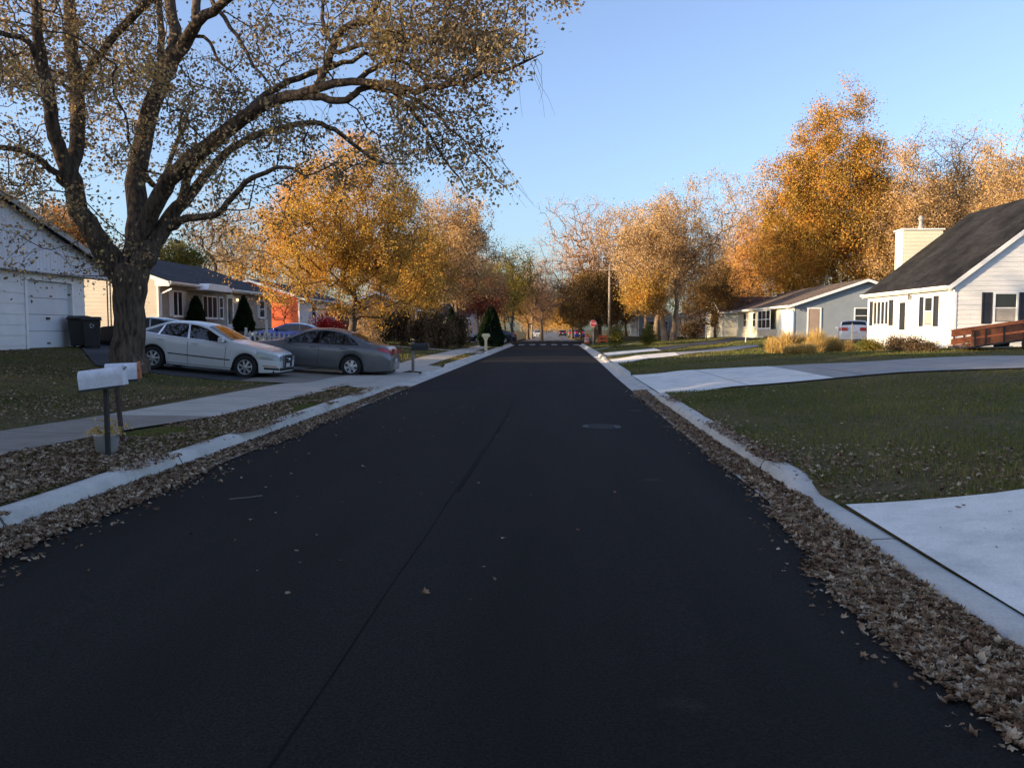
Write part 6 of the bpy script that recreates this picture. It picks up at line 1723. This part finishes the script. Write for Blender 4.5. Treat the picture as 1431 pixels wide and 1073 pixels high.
# bins by the garage
def wheelie_bin(label, x, y, rz, mark):
    t = thing('wheeled_bin', label, 'wheeled bin', (0, 0, 0), 'wheeled bins by the garage')
    m = MB(); b = [(-.24, -.26), (.24, -.26), (.24, .26), (-.24, .26)]; tp = [(-.30, -.33), (.30, -.33), (.30, .36), (-.30, .36)]
    m.add([(a, c, .06) for a, c in b] + [(a, c, .98) for a, c in tp], [(0, 3, 2, 1), (0, 1, 5, 4), (1, 2, 6, 5), (2, 3, 7, 6), (3, 0, 4, 7), (4, 5, 6, 7)])
    m.build('body', M['bin'], t, bevel=.03)
    m = MB(); m.prism([(-.37, .985), (.40, .985), (.40, 1.03), (.25, 1.10), (-.15, 1.12), (-.37, 1.04)], lambda a, b, d: (d, a, b), -.33, .33); m.build('lid', M['bin'], t, bevel=.02)
    for s in (-1, 1):
        m = MB(); m.lathe([(.0, -.03), (.12, -.03), (.13, 0), (.12, .03), (.0, .03)], (0, 0, 0), 16, axis='y')
        m.v = [(s * .27 + q[1], .27 + q[0], .13 + q[2]) for q in m.v]; m.build('wheel', M['tyre'], t)
    m = MB(); m.bar((-.25, .42, .95), (.25, .42, .95), .03); m.build('handle', M['bin'], t)
    if mark:
        m = MB()
        for k in range(3):
            a = k * 2 * pi / 3 + pi / 2; b2 = a + 1.5
            for q in range(4):
                a0 = a + (b2 - a) * q / 4; a1 = a + (b2 - a) * (q + 1) / 4
                m.add([(cos(a0) * .075, -.338, .80 + sin(a0) * .075), (cos(a1) * .075, -.338, .80 + sin(a1) * .075), (cos(a1) * .045, -.338, .80 + sin(a1) * .045), (cos(a0) * .045, -.338, .80 + sin(a0) * .045)], [(0, 1, 2, 3)])
        m.build('emblem', M['bin_mark'], t)
    t.location = (x, y, gz(x, y) + .02); t.rotation_euler = (0, 0, rz)
wheelie_bin('dark wheeled bin with small white recycling mark, right one by the garage corner', -16.42, 28.6, R(35), True)
wheelie_bin('dark wheeled bin against the garage corner, left of the marked bin', -16.80, 28.55, R(14), False)

# picket fence: one thing, its posts and the run of pickets are parts
fx0, fx1, fy = -13.1, -10.5, 34.6
t = thing('picket_fence', 'low weathered grey picket fence in front of the blue coupe', 'fence', (fx0, fy, gz(fx0, fy)))
m = MB(); k = 0
for xx in np.arange(fx0, fx1, .21):
    z0 = gz(xx, fy); zt = z0 + .98
    m.prism([(xx - .045, z0 + .05), (xx + .045, z0 + .05), (xx + .045, zt - .06), (xx, zt), (xx - .045, zt - .06)], lambda a, b, d: (a, d, b), fy - .012, fy + .012)
m.build('pickets', M['picket'], t)
for h in (.3, .78):
    m = MB(); m.bar((fx0, fy + .035, gz(fx0, fy) + h), (fx1, fy + .035, gz(fx1, fy) + h), .04, .08); m.build('rail', M['picket'], t)
for xx, h in ((fx0, 1.1), (fx0 + .9, 1.5), (fx1, 1.1)):
    m = MB(); m.bar((xx, fy + .1, gz(xx, fy) - .1), (xx, fy + .1, gz(xx, fy) + h), .09); m.build('post', M['picket'], t)

def octa(r): return [(r * cos(pi / 8 + k * pi / 4), r * sin(pi / 8 + k * pi / 4)) for k in range(8)]
def stop_sign(label, px, Y, pyc, face, r=.38):
    x, _, zc = at(px, pyc, Y); z0 = gz(x, Y) if gz(x, Y) > 0 else .1
    t = thing('stop_sign', label, 'stop sign', (x, Y, z0))
    m = MB(); m.bar((x, Y + .03 * face, z0 - .1), (x, Y + .03 * face, zc + r), .06); m.build('post', M['galv'], t)
    s = face
    m = MB(); m.prism(octa(r), lambda a, b, d: (x + a, Y + d, zc + b), -.012, -.004)
    p = m.build('sign_plate', M['sign_back'], t)
    # face side
    m = MB(); m.prism(octa(r * .99), lambda a, b, d: (x + a, Y + d, zc + b), -.020 if s > 0 else -.003, -.013 if s > 0 else .004); m.build('sign_border', M['sign_white'], p)
    m = MB(); m.prism(octa(r * .93), lambda a, b, d: (x + a, Y + d, zc + b), -.026 if s > 0 else .005, -.021 if s > 0 else .010); m.build('sign_face', M['stop_red'], p)
    text_mesh('lettering', 'STOP', r * .78, M['sign_white'], p, (x, Y - .031 if s > 0 else Y + .014, zc), (pi / 2, 0, 0 if s > 0 else pi))
stop_sign('red octagonal STOP sign facing the camera at the right of the crossing', 829, 72, 452, 1, .30)
stop_sign('back of a STOP sign glowing in the sun at the left of the crossing', 716, 98, 454, -1, .36)
# street-name sign
x, _, zc = at(682, 448, 80); z0 = gz(x, 80)
t = thing('street_sign', 'small green street-name sign on a thin post left of the road', 'street sign', (x, 80, z0))
m = MB(); m.bar((x, 80, z0 - .1), (x, 80, zc + .1), .05); m.build('post', M['galv'], t)
m = MB(); m.box(x - .42, x + .42, 79.95, 79.97, zc - .10, zc + .10); m.build('sign_plate', M['sign_green'], t)
m = MB(); m.box(x - .01, x + .01, 79.6, 80.4, zc + .12, zc + .30); m.build('sign_plate', M['sign_green'], t)
# utility poles
def pole(label, px, Y, top, arms=((.6, 1.2),), r=.14, mat='pole_wood'):
    x, _, zt = at(px, top, Y); z0 = max(gz(x, Y), 0)
    t = thing('utility_pole', label, 'utility pole', (x, Y, z0), 'wooden utility poles along the street')
    MB().tube([(x, Y, z0 - .2), (x, Y, (z0 + zt) / 2), (x, Y, zt)], [r, r * .85, r * .65], 10).build('pole', M[mat], t)
    for dz, hw in arms:
        m = MB(); m.bar((x - hw, Y - .14, zt - dz), (x + hw, Y - .14, zt - dz), .1, .12)
        for q in (-.9, -.45, .45, .9): m.lathe([(.0, 0), (.04, .02), (.05, .1), (.0, .14)], (x + hw * q, Y - .14, zt - dz + .06), 8)
        m.build('crossarm', M[mat], t)
    return x, Y, zt
pA = pole('wooden utility pole in front of the dark oak, left of the pale trunks', 852, 90, 372, ((.4, 1.1),), .16)
pB = pole('utility pole left of the road past the cross street', 743, 140, 432, ((.3, .9),))
pC = pole('slim pale pole above the orange house roof', 356, 84, 358, ((.35, .55),), .11)
pD = pole('utility pole among trees behind the blue-grey gable', 1190, 100, 352, ((.5, 1.1),), .14)
m = MB()
for q in (-.9, .9):
    a = Vector((pA[0] + q, pA[1], pA[2] - .25)); b = Vector((pD[0] + q, pD[1], pD[2] - .35))
    m.tube([a.lerp(b, f) - Vector((0, 0, 1.2 * 4 * f * (1 - f))) for f in np.linspace(0, 1, 14)], .012, 4, cap=False)
o = m.build('power_line', M['black']); setp(o, 'pair of thin power lines strung between the right-hand poles', 'power line')

# orange barrel and barricade by the crossing
x, _, zc = at(820, 468, 96); z0 = .0
t = thing('traffic_barrel', 'orange traffic drum with white bands beyond the crossing', 'traffic barrel', (x, 96, z0))
m = MB(); m.lathe([(.0, 0), (.34, 0), (.34, .08), (.29, .1), (.28, .4), (.26, .42), (.25, .75), (.23, .78), (.2, 1.05), (.0, 1.06)], (x, 96, z0), 18); m.build('drum', M['barrel'], t)
for za, zb, ra in ((.22, .36, .293), (.52, .68, .265)):
    m = MB(); m.lathe([(ra, za), (ra - .006, zb)], (x, 96, z0), 18); m.build('reflective_band', M['sign_white'], t)
x, _, zc = at(843, 467, 96)
t = thing('barricade', 'orange plastic barricade beside the utility pole', 'barricade', (x, 96, 0))
for dx in (-.45, .45):
    m = MB(); m.prism([(dx - .12, 0), (dx + .12, 0), (dx + .07, .95), (dx - .07, .95)], lambda a, b, d: (x + a, 96 + d, b), -.12, .12); m.build('leg', M['barrel'], t)
m = MB(); m.box(x - .55, x + .75, 95.85, 95.88, .65, .92); m.box(x - .55, x + 2.2, 95.85, 95.88, .25, .42); m.build('board', M['barrel'], t)

# lamp post by the cream house
x, _, zl = at(988, 449, 70); z0 = gz(x, 70)
t = thing('lamp_post', 'thin black yard lamp post in front of the cream gable', 'lamp post', (x, 70, z0))
MB().tube([(x, 70, z0 - .05), (x, 70, zl)], [.035, .025], 8).build('post', M['steel'], t)
m = MB(); m.lathe([(.0, -.02), (.06, .0), (.10, .20), (.0, .20)], (x, 70, zl), 8); m.build('lantern', M['lamp_clear'], t)
m = MB(); m.lathe([(.12, .20), (.0, .32)], (x, 70, zl), 8); m.box(x - .10, x + .10, 69.9, 69.93, zl + .35, zl + .75); m.bar((x, 70, zl + .2), (x, 70, zl + .8), .03); m.build('lamp_cap', M['door_tan'], t)
# short marker stake by the driveway
x, _, _ = at(1042, 473, 58); MBs = MB().bar((x, 58, gz(x, 58) - .05), (x, 58, gz(x, 58) + .45), .05); o = MBs.build('marker_stake', M['sign_white']); setp(o, 'short white stake by the dark driveway below the cream front', 'stake')

# wooden utility trailer, nose down to the left
tx, ty = at(1357, 480, 31.0)[0], 31.0; z0 = gz(tx, ty)
t = thing('utility_trailer', 'low utility trailer with reddish plank sides tilted beside the white house', 'trailer', (tx, ty, z0))
Lt = 3.4; up = .14
def tp(a, d, h): return (tx + a, ty + d, z0 + .16 + a * up + h)
for d, nm in ((0, 'plank_side'), (1.5, 'plank_side')):
    m = MB()
    for h0, h1 in ((.05, .29), (.36, .60)):
        m.add([tp(0, d, h0), tp(Lt, d, h0), tp(Lt, d, h1), tp(0, d, h1), tp(0, d + .035, h0), tp(Lt, d + .035, h0), tp(Lt, d + .035, h1), tp(0, d + .035, h1)], [(0, 1, 2, 3), (4, 7, 6, 5), (0, 4, 5, 1), (3, 2, 6, 7), (0, 3, 7, 4), (1, 5, 6, 2)])
    m.add([tp(-.03, d - .02, .60), tp(Lt, d - .02, .60), tp(Lt, d - .02, .64), tp(-.03, d - .02, .64), tp(-.03, d + .07, .60), tp(Lt, d + .07, .60), tp(Lt, d + .07, .64), tp(-.03, d + .07, .64)], [(0, 1, 2, 3), (4, 7, 6, 5), (0, 4, 5, 1), (3, 2, 6, 7), (0, 3, 7, 4), (1, 5, 6, 2)])
    m.build(nm, M['trailer'], t)
m = MB()
for a in (.12, .5, 1.15, 1.9, 2.65, 3.3):
    for d in (-.04, 1.55): m.bar(tp(a, d, 0), tp(a, d, .6), .05)
for d in (0.02, 1.5): m.bar(tp(-.1, d, 0), tp(Lt, d, 0), .06)
m.bar(tp(-.1, 0, 0), tp(-.1, 1.5, 0), .06); m.bar(tp(Lt, 0, 0), tp(Lt, 1.5, 0), .06)
m.bar(tp(Lt, .75, 0), tp(Lt + 1.1, .75, .0), .07)
m.build('steel_frame', M['steel'], t)
m = MB(); m.add([tp(0, 0.05, .03), tp(Lt, 0.05, .03), tp(Lt, 1.48, .03), tp(0, 1.48, .03)], [(0, 1, 2, 3)]); m.build('deck', M['trailer'], t)
for d in (-.22, 1.74):
    m = MB(); m.lathe([(.0, -.07), (.15, -.07), (.27, -.08), (.30, -.05), (.30, .05), (.27, .08), (.0, .07)], (tx + 2.0, ty + d, z0 + .30), 22, axis='y'); m.build('wheel', M['tyre'], t)
# pale board lying at the foot of the house
m = MB(); m.bar((15.6, 32.3, gz(15.6, 32.3) + .06), (17.3, 31.9, gz(17.3, 31.9) + .06), .25, .06); o = m.build('board', M['trim']); setp(o, 'pale board lying in the grass at the corner of the white house', 'board')
# birdbath-like dish on a stand by the hatchback
x, _, _ = at(1190, 470, 38.5); z0 = gz(x, 38.5)
t = thing('garden_planter', 'small dark dish planter on the ground left of the white house', 'planter', (x, 38.5, z0))
MB().lathe([(.0, .0), (.12, 0), (.06, .08), (.05, .2), (.30, .30), (.33, .36), (.0, .33)], (x, 38.5, z0), 16).build('dish', M['black'], t)
MB().bar((x + .02, 38.5, z0 + .3), (x + .02, 38.5, z0 + 1.15), .04).build('stake', M['grey_wood'], t)
# white hanging twigs: stick on the asphalt
m = MB(); a0 = (-2.55, 7.1); rr = random.Random(4)
m.tube([(-2.9 + .035 * k, 7.2 + .02 * k + rr.uniform(-.02, .02), road_z(-2.5, 7) + .012) for k in range(8)], [.003] * 8, 4)
o = m.build('twig', M['pole_wood']); setp(o, 'thin fallen twig lying on the left side of the asphalt', 'twig')
